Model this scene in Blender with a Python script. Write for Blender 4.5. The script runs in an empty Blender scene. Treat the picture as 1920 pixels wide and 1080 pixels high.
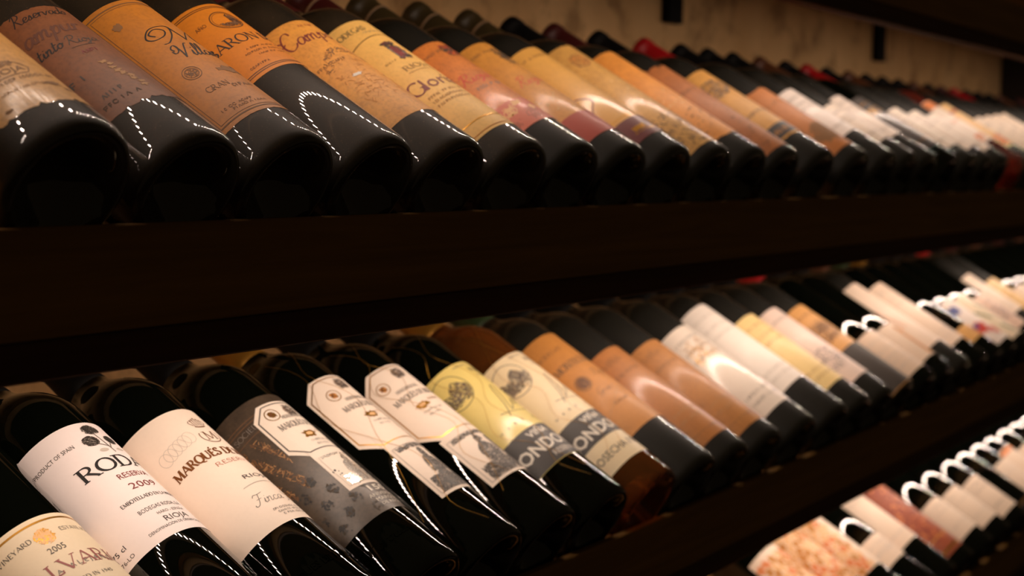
import bpy, bmesh, math, random
from mathutils import Vector, Matrix

random.seed(7)
SC = bpy.context.scene
COL = SC.collection
R = math.radians

# ------------------------------------------------------------------ camera
F_PX = 2905.6                       # focal length in pixels of the 1920 px wide frame
YAW, PITCH, ROLL = R(58.26), R(-4.66), R(0.62)
TILT = R(30.23)                     # bottles lie neck up on sloped decks
fw = Vector((math.sin(YAW) * math.cos(PITCH), math.cos(YAW) * math.cos(PITCH), math.sin(PITCH)))
rt = Vector((math.cos(YAW), -math.sin(YAW), 0))
up = rt.cross(fw)
rt, up = rt * math.cos(ROLL) + up * math.sin(ROLL), up * math.cos(ROLL) - rt * math.sin(ROLL)
cd = bpy.data.cameras.new('camera')
cd.sensor_width = 36
cd.lens = F_PX * 36 / 1920
cd.clip_start = 0.02
cd.dof.use_dof = True
cd.dof.focus_distance = 0.90
cd.dof.aperture_fstop = 8.0
cam = bpy.data.objects.new('camera', cd)
COL.objects.link(cam)
cam.matrix_world = Matrix(((rt.x, up.x, -fw.x, 0), (rt.y, up.y, -fw.y, 0), (rt.z, up.z, -fw.z, 0), (0, 0, 0, 1)))
SC.camera = cam

# ------------------------------------------------------------------ world and exposure
w = bpy.data.worlds.new('world'); SC.world = w; w.use_nodes = True
bg = w.node_tree.nodes['Background']
bg.inputs[0].default_value = (1.0, 0.66, 0.34, 1); bg.inputs[1].default_value = 0.03
SC.view_settings.view_transform = 'Standard'
SC.view_settings.look = 'None'
SC.view_settings.exposure = 0.0
SC.view_settings.gamma = 1.0
SC.view_settings.use_curve_mapping = False
LED_STRENGTH = {'U': 570.0, 'T': 710.0, 'L': 720.0}      # the strip above each row of bottles
LED_COLOR = (1.0, 0.775, 0.63)

# ------------------------------------------------------------------ layout constants (metres, camera at the origin)
Y0 = 0.5725                                   # front of the shelves, centre of the bottle bases
ROWZ = {'T': -0.0188, 'L': -0.2868, 'B': -0.5548, 'U': 0.2492}
PITCHZ = 0.268
R0 = 0.0375
AX = Vector((0, math.cos(TILT), math.sin(TILT)))
NN = Vector((0, -math.sin(TILT), math.cos(TILT)))
WALL_Y = 0.90

# ------------------------------------------------------------------ materials
def lin(c):
    return tuple(((x / 255) / 12.92 if x / 255 <= 0.04045 else ((x / 255 + 0.055) / 1.055) ** 2.4) for x in c)

MATS = {}
def new_mat(name):
    m = bpy.data.materials.new(name); m.use_nodes = True
    nt = m.node_tree
    return m, nt, nt.nodes['Principled BSDF']

def node(nt, kind, **kw):
    n = nt.nodes.new(kind)
    for k, v in kw.items():
        if k.startswith('i_'):
            n.inputs[k[2:].replace('_', ' ')].default_value = v
        else:
            setattr(n, k, v)
    return n

def simple(name, rgb, rough=0.5, metal=0.0, coat=0.0, spec=0.5):
    if name in MATS: return MATS[name]
    m, nt, b = new_mat(name)
    b.inputs['Base Color'].default_value = (*lin(rgb), 1)
    b.inputs['Roughness'].default_value = rough
    b.inputs['Metallic'].default_value = metal
    b.inputs['Coat Weight'].default_value = coat
    b.inputs['Coat Roughness'].default_value = 0.12
    b.inputs['Specular IOR Level'].default_value = spec
    MATS[name] = m
    return m

def ramp_mix(nt, fac, c1, c2, p0, p1):
    r = nt.nodes.new('ShaderNodeValToRGB')
    r.color_ramp.elements[0].position = p0; r.color_ramp.elements[0].color = (*c1, 1)
    r.color_ramp.elements[1].position = p1; r.color_ramp.elements[1].color = (*c2, 1)
    nt.links.new(fac, r.inputs[0])
    return r.outputs[0]

def paper(rgb, stain=0.3, dirt=None, rough=0.5, coat=0.0):
    """label paper: base colour with mottled ageing of its own"""
    key = 'paper_%d_%d_%d_%d_%d' % (*rgb, int(stain * 100), int(coat * 100))
    if key in MATS: return MATS[key]
    m, nt, b = new_mat(key)
    if rgb[0] - rgb[2] > 60: rgb = (rgb[0], rgb[1] * .97, rgb[2] * .84)      # aged papers are yellower
    base = lin(rgb)
    d = lin(dirt) if dirt else tuple(x * y for x, y in zip(base, (0.50, 0.42, 0.32)))
    tc = node(nt, 'ShaderNodeTexCoord')
    n1 = node(nt, 'ShaderNodeTexNoise', i_Scale=55.0, i_Detail=7.0, i_Roughness=0.66)
    n2 = node(nt, 'ShaderNodeTexNoise', i_Scale=420.0, i_Detail=3.0)
    nt.links.new(tc.outputs['Object'], n1.inputs['Vector']); nt.links.new(tc.outputs['Object'], n2.inputs['Vector'])
    s = tuple(x * (1 - stain) + y * stain for x, y in zip(base, d))
    c = ramp_mix(nt, n1.outputs[0], base, s, 0.42, 0.72)
    mx = node(nt, 'ShaderNodeMixRGB', blend_type='MULTIPLY')
    c2 = ramp_mix(nt, n2.outputs[0], (1 - 0.35 * stain,) * 3, (1, 1, 1), 0.35, 0.55)
    mx.inputs[0].default_value = 1.0
    nt.links.new(c, mx.inputs[1]); nt.links.new(c2, mx.inputs[2])
    nt.links.new(mx.outputs[0], b.inputs['Base Color'])
    b.inputs['Roughness'].default_value = rough
    b.inputs['Coat Weight'].default_value = coat; b.inputs['Coat Roughness'].default_value = 0.16
    bp = node(nt, 'ShaderNodeBump', i_Strength=0.10 + 0.35 * stain, i_Distance=0.0006)
    nt.links.new(n1.outputs[0], bp.inputs['Height']); nt.links.new(bp.outputs[0], b.inputs['Normal'])
    MATS[key] = m
    return m

def glass(name, rgb, dust=0.0, dust_rgb=(120, 105, 85), rough=0.06):
    """dark wine filled glass: almost black body under a glossy surface, with a film of cellar dust"""
    if name in MATS: return MATS[name]
    m, nt, b = new_mat(name)
    base = lin(rgb); d = lin(dust_rgb)
    tc = node(nt, 'ShaderNodeTexCoord')
    n1 = node(nt, 'ShaderNodeTexNoise', i_Scale=30.0, i_Detail=6.0, i_Roughness=0.6)
    n2 = node(nt, 'ShaderNodeTexNoise', i_Scale=900.0, i_Detail=2.0)
    nt.links.new(tc.outputs['Object'], n1.inputs['Vector']); nt.links.new(tc.outputs['Object'], n2.inputs['Vector'])
    dd = tuple(x * (1 - dust) + y * dust for x, y in zip(base, d))
    dl = tuple(x * (1 - dust * 0.45) + y * dust * 0.45 for x, y in zip(base, d))
    c = ramp_mix(nt, n1.outputs[0], dl, dd, 0.35, 0.65)
    mx = node(nt, 'ShaderNodeMixRGB', blend_type='MIX')
    sp = ramp_mix(nt, n2.outputs[0], (0, 0, 0), (1, 1, 1), 0.66, 0.74)
    m2 = node(nt, 'ShaderNodeMath', operation='MULTIPLY'); m2.inputs[1].default_value = min(1.0, dust * 2.5)
    nt.links.new(sp, m2.inputs[0]); nt.links.new(m2.outputs[0], mx.inputs[0])
    nt.links.new(c, mx.inputs[1]); mx.inputs[2].default_value = (*d, 1)
    nt.links.new(mx.outputs[0], b.inputs['Base Color'])
    b.inputs['Roughness'].default_value = 0.5 if dust > 0.05 else rough
    b.inputs['Specular IOR Level'].default_value = 0.2 if dust > 0.05 else 0.5
    b.inputs['Coat Weight'].default_value = 1.0 if dust > 0.05 else 0.0
    b.inputs['Coat Roughness'].default_value = rough
    MATS[name] = m
    return m

def clear_glass(name, rgb):
    if name in MATS: return MATS[name]
    m, nt, b = new_mat(name)
    b.inputs['Base Color'].default_value = (*lin(rgb), 1)
    b.inputs['Roughness'].default_value = 0.05
    b.inputs['Transmission Weight'].default_value = 0.85
    b.inputs['IOR'].default_value = 1.36
    MATS[name] = m
    return m

def wood(name, c1, c2, rough=0.6, axis=0, scale=1.0):
    if name in MATS: return MATS[name]
    m, nt, b = new_mat(name)
    tc = node(nt, 'ShaderNodeTexCoord'); mp = node(nt, 'ShaderNodeMapping')
    sc = [70 * scale] * 3; sc[axis] = 3 * scale
    mp.inputs['Scale'].default_value = sc
    nt.links.new(tc.outputs['Object'], mp.inputs['Vector'])
    n1 = node(nt, 'ShaderNodeTexNoise', i_Scale=1.0, i_Detail=8.0, i_Roughness=0.65, i_Distortion=0.6)
    nt.links.new(mp.outputs[0], n1.inputs['Vector'])
    c = ramp_mix(nt, n1.outputs[0], lin(c1), lin(c2), 0.3, 0.7)
    nt.links.new(c, b.inputs['Base Color'])
    b.inputs['Roughness'].default_value = rough
    bp = node(nt, 'ShaderNodeBump', i_Strength=0.3, i_Distance=0.001)
    nt.links.new(n1.outputs[0], bp.inputs['Height']); nt.links.new(bp.outputs[0], b.inputs['Normal'])
    MATS[name] = m
    return m

def plaster():
    m, nt, b = new_mat('whitewashed_plaster')
    tc = node(nt, 'ShaderNodeTexCoord'); mp = node(nt, 'ShaderNodeMapping')
    mp.inputs['Scale'].default_value = (6, 6, 2.4)
    nt.links.new(tc.outputs['Object'], mp.inputs['Vector'])
    n1 = node(nt, 'ShaderNodeTexNoise', i_Scale=1.0, i_Detail=7.0, i_Roughness=0.6)
    n2 = node(nt, 'ShaderNodeTexNoise', i_Scale=14.0, i_Detail=8.0, i_Roughness=0.62)
    nt.links.new(mp.outputs[0], n1.inputs['Vector']); nt.links.new(tc.outputs['Object'], n2.inputs['Vector'])
    c = ramp_mix(nt, n1.outputs[0], lin((206, 164, 108)), lin((228, 188, 132)), 0.36, 0.62)
    c2 = ramp_mix(nt, n2.outputs[0], (0.45, 0.40, 0.33), (1, 1, 1), 0.34, 0.48)
    mx = node(nt, 'ShaderNodeMixRGB', blend_type='MULTIPLY'); mx.inputs[0].default_value = 0.8
    nt.links.new(c, mx.inputs[1]); nt.links.new(c2, mx.inputs[2]); nt.links.new(mx.outputs[0], b.inputs['Base Color'])
    b.inputs['Roughness'].default_value = 0.9
    bp = node(nt, 'ShaderNodeBump', i_Strength=0.6, i_Distance=0.01)
    nt.links.new(n2.outputs[0], bp.inputs['Height']); nt.links.new(bp.outputs[0], b.inputs['Normal'])
    return m

M_WALL = plaster()
M_BOARD = wood('dark_stained_board', (108, 74, 24), (140, 100, 38), 0.8, 0)
M_BATTEN = wood('near_black_batten', (60, 34, 18), (82, 48, 24), 0.95, 0)
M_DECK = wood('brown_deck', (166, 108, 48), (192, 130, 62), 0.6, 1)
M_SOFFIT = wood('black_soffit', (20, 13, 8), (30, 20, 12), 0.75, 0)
M_RAIL = wood('pale_rail', (196, 140, 80), (218, 164, 100), 0.6, 1)
M_POST = wood('dark_post', (24, 15, 9), (34, 22, 14), 0.7, 2)
M_IRON = simple('black_iron', (11, 8, 6), 0.85, spec=0.15)
M_FLOOR = simple('cellar_floor', (70, 60, 50), 0.8)
G_OLD = glass('dusty_green_glass', (9, 11, 7), 0.24, (96, 76, 52), 0.012)
G_NEW = glass('black_green_glass', (5, 7, 4), 0.0, rough=0.012)
G_MID = glass('dull_green_glass', (8, 10, 6), 0.06, (96, 80, 58), 0.015)
G_AMBER = clear_glass('amber_glass', (172, 104, 48))
G_ROSE = clear_glass('rose_glass', (190, 84, 66))
GLASS = {'old': G_OLD, 'new': G_NEW, 'mid': G_MID, 'amber': G_AMBER, 'rose': G_ROSE}
INK = {
    'black': simple('black_ink', (26, 22, 20), 0.5), 'dark': simple('dark_grey_ink', (66, 58, 52), 0.55),
    'grey': simple('grey_ink', (128, 120, 112), 0.55), 'pale': simple('pale_grey_ink', (205, 194, 182), 0.6),
    'silver': simple('silver_foil', (238, 232, 222), 0.22, 0.75), 'white': simple('white_ink', (236, 228, 214), 0.55),
    'gold': simple('gold_foil', (214, 156, 66), 0.28, 0.9), 'brown': simple('brown_ink', (112, 70, 34), 0.45),
    'copper': simple('copper_ink', (132, 78, 32), 0.35, 0.35), 'maroon': simple('maroon_ink', (128, 50, 48), 0.5),
    'wine': simple('wine_red_ink', (150, 66, 62), 0.5), 'red': simple('red_ink', (204, 62, 44), 0.5),
    'rust': simple('rust_ink', (176, 88, 58), 0.5), 'sepia': simple('sepia_ink', (120, 84, 52), 0.6),
    'tan': simple('tan_ink', (176, 132, 84), 0.6), 'ochre': simple('ochre_ink', (206, 138, 60), 0.6),
    'blue': simple('blue_ink', (66, 82, 150), 0.5), 'green': simple('green_ink', (92, 112, 58), 0.5),
    'lilac': simple('lilac_ink', (152, 130, 140), 0.6), 'orange': simple('orange_ink', (232, 138, 74), 0.5),
    'peach': simple('peach_ink', (240, 190, 132), 0.5), 'charcoal': simple('charcoal_ink', (52, 46, 42), 0.45),
    'bandred': simple('brick_red_band', (172, 56, 28), 0.5, coat=0.1), 'bandmaroon': simple('maroon_band', (104, 20, 16), 0.45, coat=0.2),
    'umberdark': simple('dark_umber_ink', (96, 54, 34), 0.6), 'pinkish': simple('faded_pink_band', (208, 104, 74), 0.45, coat=0.2), 'rub': simple('rubbed_paper', (232, 196, 138), 0.6), 'rub2': simple('rubbed_tan_paper', (206, 164, 100), 0.6), 'soot': simple('soot_stain', (70, 58, 44), 0.7), 'umber': simple('umber_stain', (142, 100, 58), 0.7),
}
FOIL = {
    'black': simple('black_capsule', (9, 7, 6), 0.6, spec=.15), 'maroon': simple('maroon_capsule', (74, 26, 22), 0.38),
    'olive': simple('olive_capsule', (64, 52, 28), 0.38), 'red': simple('red_capsule', (176, 22, 26), 0.35),
    'gold': simple('gold_capsule', (172, 122, 46), 0.35, 0.6), 'brown': simple('brown_capsule', (92, 52, 28), 0.4),
    'white': simple('white_capsule', (210, 196, 176), 0.4), 'green': simple('green_capsule', (44, 60, 30), 0.4),
    'ring': simple('pale_capsule_ring', (150, 118, 84), 0.4),
}
M_WIRE = simple('gold_wire', (190, 142, 60), 0.3, 0.9)

# ------------------------------------------------------------------ mesh helpers
def link(name, me, mat, parent=None):
    o = bpy.data.objects.new(name, me)
    if mat is not None and not me.materials: me.materials.append(mat)
    COL.objects.link(o)
    if parent is not None: o.parent = parent
    return o

def tag(o, label=None, cat=None, group=None, kind=None):
    if label: o['label'] = label
    if cat: o['category'] = cat
    if group: o['group'] = group
    if kind: o['kind'] = kind
    return o

def empty(name, loc):
    o = bpy.data.objects.new(name, None); o.empty_display_size = 0.05
    COL.objects.link(o); o.location = loc
    return o

def pydata(name, vs, fs, smooth=False):
    me = bpy.data.meshes.new(name); me.from_pydata([tuple(v) for v in vs], [], fs); me.update()
    if smooth: me.polygons.foreach_set('use_smooth', [True] * len(me.polygons))
    return me

def box_mesh(name, x0, x1, y0, y1, z0, z1, bevel=0.0):
    bm = bmesh.new()
    bmesh.ops.create_cube(bm, size=1)
    for v in bm.verts:
        v.co = Vector(((x0 + x1) / 2 + v.co.x * (x1 - x0), (y0 + y1) / 2 + v.co.y * (y1 - y0), (z0 + z1) / 2 + v.co.z * (z1 - z0)))
    if bevel: bmesh.ops.bevel(bm, geom=bm.edges[:], offset=bevel, segments=1, affect='EDGES')
    me = bpy.data.meshes.new(name); bm.to_mesh(me); bm.free()
    return me

def prism_x(name, prof, x0, x1, bevel=0.0):
    """profile in (y, z), extruded along x"""
    bm = bmesh.new()
    a = [bm.verts.new((x0, y, z)) for y, z in prof]; b = [bm.verts.new((x1, y, z)) for y, z in prof]
    n = len(prof)
    bm.faces.new(a); bm.faces.new(b[::-1])
    for i in range(n): bm.faces.new((a[i], b[i], b[(i + 1) % n], a[(i + 1) % n]))
    bmesh.ops.recalc_face_normals(bm, faces=bm.faces[:])
    if bevel: bmesh.ops.bevel(bm, geom=bm.edges[:], offset=bevel, segments=1, affect='EDGES')
    me = bpy.data.meshes.new(name); bm.to_mesh(me); bm.free()
    return me

def lathe(name, prof, seg=56):
    vs, fs = [], []
    rings = []
    for r, z in prof:
        if r < 1e-6: rings.append([len(vs)]); vs.append((0, 0, z))
        else:
            rings.append(list(range(len(vs), len(vs) + seg)))
            for i in range(seg):
                a = 2 * math.pi * i / seg; vs.append((r * math.cos(a), r * math.sin(a), z))
    for A_, B_ in zip(rings, rings[1:]):
        for i in range(seg):
            j = (i + 1) % seg
            if len(A_) == 1: fs.append((A_[0], B_[j], B_[i]))
            elif len(B_) == 1: fs.append((A_[i], A_[j], B_[0]))
            else: fs.append((A_[i], A_[j], B_[j], B_[i]))
    return pydata(name, vs, fs, True)

# ------------------------------------------------------------------ print on labels: strokes, letters, shapes in the label plane (mm)
def wrap(a, s, Rm, h):
    """label plane (arc mm, height above base mm) -> bottle frame (m)"""
    p = a / Rm
    r = (Rm + h) / 1000
    return (r * math.sin(p), -r * math.cos(p), s / 1000)

class Print:
    def __init__(self): self.d = {}
    def quads(self, ink, vs, fs, kind='lettering'):
        V, Fc = self.d.setdefault((kind, ink), ([], []))
        o = len(V); V.extend(vs); Fc.extend([tuple(i + o for i in f) for f in fs])

def resample(pts, step):
    out = [pts[0]]
    for p, q in zip(pts, pts[1:]):
        d = math.dist(p, q); n = max(1, int(math.ceil(d / step)))
        for i in range(1, n + 1): out.append((p[0] + (q[0] - p[0]) * i / n, p[1] + (q[1] - p[1]) * i / n))
    return out

def catmull(pts, n=6):
    if len(pts) < 3: return pts
    P = [pts[0]] + list(pts) + [pts[-1]]; out = []
    for i in range(1, len(P) - 2):
        p0, p1, p2, p3 = P[i - 1:i + 3]
        for k in range(n):
            t = k / n
            out.append(tuple(0.5 * (2 * p1[j] + (p2[j] - p0[j]) * t + (2 * p0[j] - 5 * p1[j] + 4 * p2[j] - p3[j]) * t * t + (3 * p1[j] - p0[j] - 3 * p2[j] + p3[j]) * t ** 3) for j in (0, 1)))
    out.append(tuple(pts[-1]))
    return out

def stroke(pr, ink, pts, w, contrast=0.0, kind='lettering', step=1.5):
    """ribbon along pts, w = width; contrast: horizontal runs get thinner like a broad pen"""
    pts = resample(pts, step)
    if len(pts) < 2: return
    vs, fs = [], []
    for i, p in enumerate(pts):
        q0 = pts[max(0, i - 1)]; q1 = pts[min(len(pts) - 1, i + 1)]
        dx, dy = q1[0] - q0[0], q1[1] - q0[1]; L = math.hypot(dx, dy) or 1e-6
        ww = w * (1 - contrast + contrast * abs(dy) / L) / 2
        nx, ny = -dy / L * ww, dx / L * ww
        vs += [(p[0] + nx, p[1] + ny), (p[0] - nx, p[1] - ny)]
    for i in range(len(pts) - 1): fs.append((2 * i, 2 * i + 1, 2 * i + 3, 2 * i + 2))
    pr.quads(ink, vs, fs, kind)

def arcpts(cx, cy, rx, ry, a0, a1, n=18):
    return [(cx + rx * math.cos(R(a0 + (a1 - a0) * i / n)), cy + ry * math.sin(R(a0 + (a1 - a0) * i / n))) for i in range(n + 1)]

def ring(pr, ink, a, s, r, w, kind='emblem', ry=None): stroke(pr, ink, arcpts(a, s, r, ry or r, 0, 360, 30), w, 0, kind)

def disc(pr, ink, a, s, rx, ry=None, kind='emblem', wob=0.0):
    ry = ry or rx; n = 22; vs = [(a, s)]; fs = []
    rings = 3
    for k in range(1, rings + 1):
        for i in range(n):
            t = 2 * math.pi * i / n; f = k / rings * (1 + (wob * (random.random() - 0.5) if k == rings else 0))
            vs.append((a + rx * f * math.cos(t), s + ry * f * math.sin(t)))
    for i in range(n):
        j = (i + 1) % n
        fs.append((0, 1 + i, 1 + j))
        for k in range(1, rings): fs.append((1 + (k - 1) * n + i, 1 + k * n + i, 1 + k * n + j, 1 + (k - 1) * n + j))
    pr.quads(ink, vs, fs, kind)

def rect(pr, ink, a0, a1, s0, s1, kind='band'):
    n = max(1, int((a1 - a0) / 1.8)); vs, fs = [], []
    for i in range(n + 1):
        a = a0 + (a1 - a0) * i / n; vs += [(a, s0), (a, s1)]
    for i in range(n): fs.append((2 * i, 2 * i + 2, 2 * i + 3, 2 * i + 1))
    pr.quads(ink, vs, fs, kind)

def hline(pr, ink, a0, a1, s, w=0.5, kind='border_line', sag=0.0):
    stroke(pr, ink, [(a0 + (a1 - a0) * i / 30, s + sag * (1 - (2 * i / 30 - 1) ** 2)) for i in range(31)], w, 0, kind)

def poly_line(pr, ink, pts, w, kind='border_line'): stroke(pr, ink, list(pts) + [pts[0]], w, 0, kind)

# --- a serif alphabet drawn with strokes; caps height 1, (weight, points), serif points
def _o(cx, rx, a0=0, a1=360, cy=.5, ry=.5): return arcpts(cx, cy, rx, ry, a0, a1, 22)
SERIF = {
 'A': (.80, [(.45, [(.06, 0), (.40, 1)]), (1, [(.40, 1), (.74, 0)]), (.5, [(.17, .34), (.63, .34)])], [(.06, 0), (.74, 0)]),
 'B': (.64, [(1, [(.14, 0), (.14, 1)]), (.9, [(.14, 1), (.32, 1)] + arcpts(.32, .76, .20, .24, 90, -90, 12) + [(.14, .52)]), (.95, [(.14, .52), (.34, .52)] + arcpts(.34, .26, .24, .26, 90, -90, 12) + [(.14, 0)])], []),
 'C': (.76, [(1, _o(.44, .38, 48, 312))], []),
 'D': (.80, [(1, [(.14, 0), (.14, 1)]), (.95, [(.14, 1), (.34, 1)] + arcpts(.34, .5, .38, .5, 90, -90, 18) + [(.14, 0)])], [(.10, 0), (.10, 1)]),
 'E': (.60, [(1, [(.14, 0), (.14, 1)]), (.6, [(.14, .97), (.52, .97)]), (.6, [(.14, .52), (.44, .52)]), (.6, [(.14, .03), (.55, .03)])], []),
 'F': (.56, [(1, [(.14, 0), (.14, 1)]), (.6, [(.14, .97), (.52, .97)]), (.6, [(.14, .52), (.42, .52)])], [(.14, 0)]),
 'G': (.80, [(1, _o(.44, .38, 48, 330)), (1, [(.77, .02), (.77, .42)])], [(.74, .42)]),
 'H': (.80, [(1, [(.14, 0), (.14, 1)]), (1, [(.66, 0), (.66, 1)]), (.5, [(.14, .52), (.66, .52)])], [(.14, 0), (.14, 1), (.66, 0), (.66, 1)]),
 'I': (.32, [(1, [(.16, 0), (.16, 1)])], [(.16, 0), (.16, 1)]),
 'J': (.42, [(1, [(.26, 1), (.26, .1), (.16, -.12), (.02, -.14)])], [(.26, 1)]),
 'L': (.60, [(1, [(.14, 0), (.14, 1)]), (.6, [(.14, .03), (.55, .03), (.57, .22)])], [(.14, 1)]),
 'M': (.96, [(.5, [(.13, 0), (.15, 1)]), (1, [(.15, 1), (.47, .05)]), (.45, [(.47, .05), (.79, 1)]), (1, [(.79, 1), (.82, 0)])], [(.13, 0), (.82, 0), (.12, 1), (.82, 1)]),
 'N': (.82, [(.5, [(.13, 0), (.13, 1)]), (1, [(.13, 1), (.68, 0)]), (.5, [(.68, 0), (.68, 1)])], [(.13, 0), (.10, 1), (.68, 1)]),
 'O': (.86, [(1, _o(.43, .37))], []),
 'P': (.62, [(1, [(.14, 0), (.14, 1)]), (.9, [(.14, 1), (.32, 1)] + arcpts(.32, .74, .22, .26, 90, -90, 12) + [(.14, .48)])], [(.14, 0)]),
 'Q': (.86, [(1, _o(.43, .37)), (.9, [(.42, .12), (.60, -.10), (.86, -.16)])], []),
 'R': (.76, [(1, [(.14, 0), (.14, 1)]), (.9, [(.14, 1), (.32, 1)] + arcpts(.32, .75, .22, .25, 90, -90, 12) + [(.14, .50)]), (1, [(.34, .50), (.70, 0)])], [(.14, 0), (.10, 1), (.72, 0)]),
 'S': (.58, [(1, catmull([(.48, .80), (.40, .95), (.26, 1), (.11, .90), (.10, .72), (.28, .54), (.46, .40), (.50, .20), (.38, .03), (.22, 0), (.09, .08), (.06, .24)], 4))], []),
 'T': (.68, [(1, [(.34, 0), (.34, 1)]), (.6, [(.04, .82), (.06, .97), (.62, .97), (.64, .82)])], [(.34, 0)]),
 'U': (.80, [(1, [(.14, 1), (.14, .32)] + arcpts(.40, .32, .26, .32, 180, 360, 14)), (.55, [(.66, .32), (.66, 1)])], [(.14, 1), (.66, 1)]),
 'V': (.78, [(1, [(.05, 1), (.39, 0)]), (.45, [(.39, 0), (.73, 1)])], [(.05, 1), (.73, 1)]),
 'Y': (.74, [(1, [(.05, 1), (.37, .48)]), (.45, [(.37, .48), (.69, 1)]), (1, [(.37, .5), (.37, 0)])], [(.05, 1), (.69, 1), (.37, 0)]),
 'Z': (.66, [(.6, [(.06, .97), (.60, .97)]), (.6, [(.60, .97), (.06, .03)]), (.6, [(.06, .03), (.62, .03)])], []),
 ' ': (.36, [], []), '.': (.2, [(1, [(.06, .04), (.14, .04)])], []), "'": (.2, [(.8, [(.1, 1), (.07, .8)])], []),
}
SERIF['É'] = (SERIF['E'][0], SERIF['E'][1] + [(.9, [(.28, 1.12), (.46, 1.30)])], [])
SERIF['Ñ'] = (SERIF['N'][0], SERIF['N'][1] + [(.6, [(.22, 1.14), (.36, 1.22), (.46, 1.14), (.60, 1.22)])], SERIF['N'][2])
SERIF['Ó'] = (SERIF['O'][0], SERIF['O'][1] + [(.9, [(.40, 1.12), (.56, 1.30)])], [])
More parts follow.
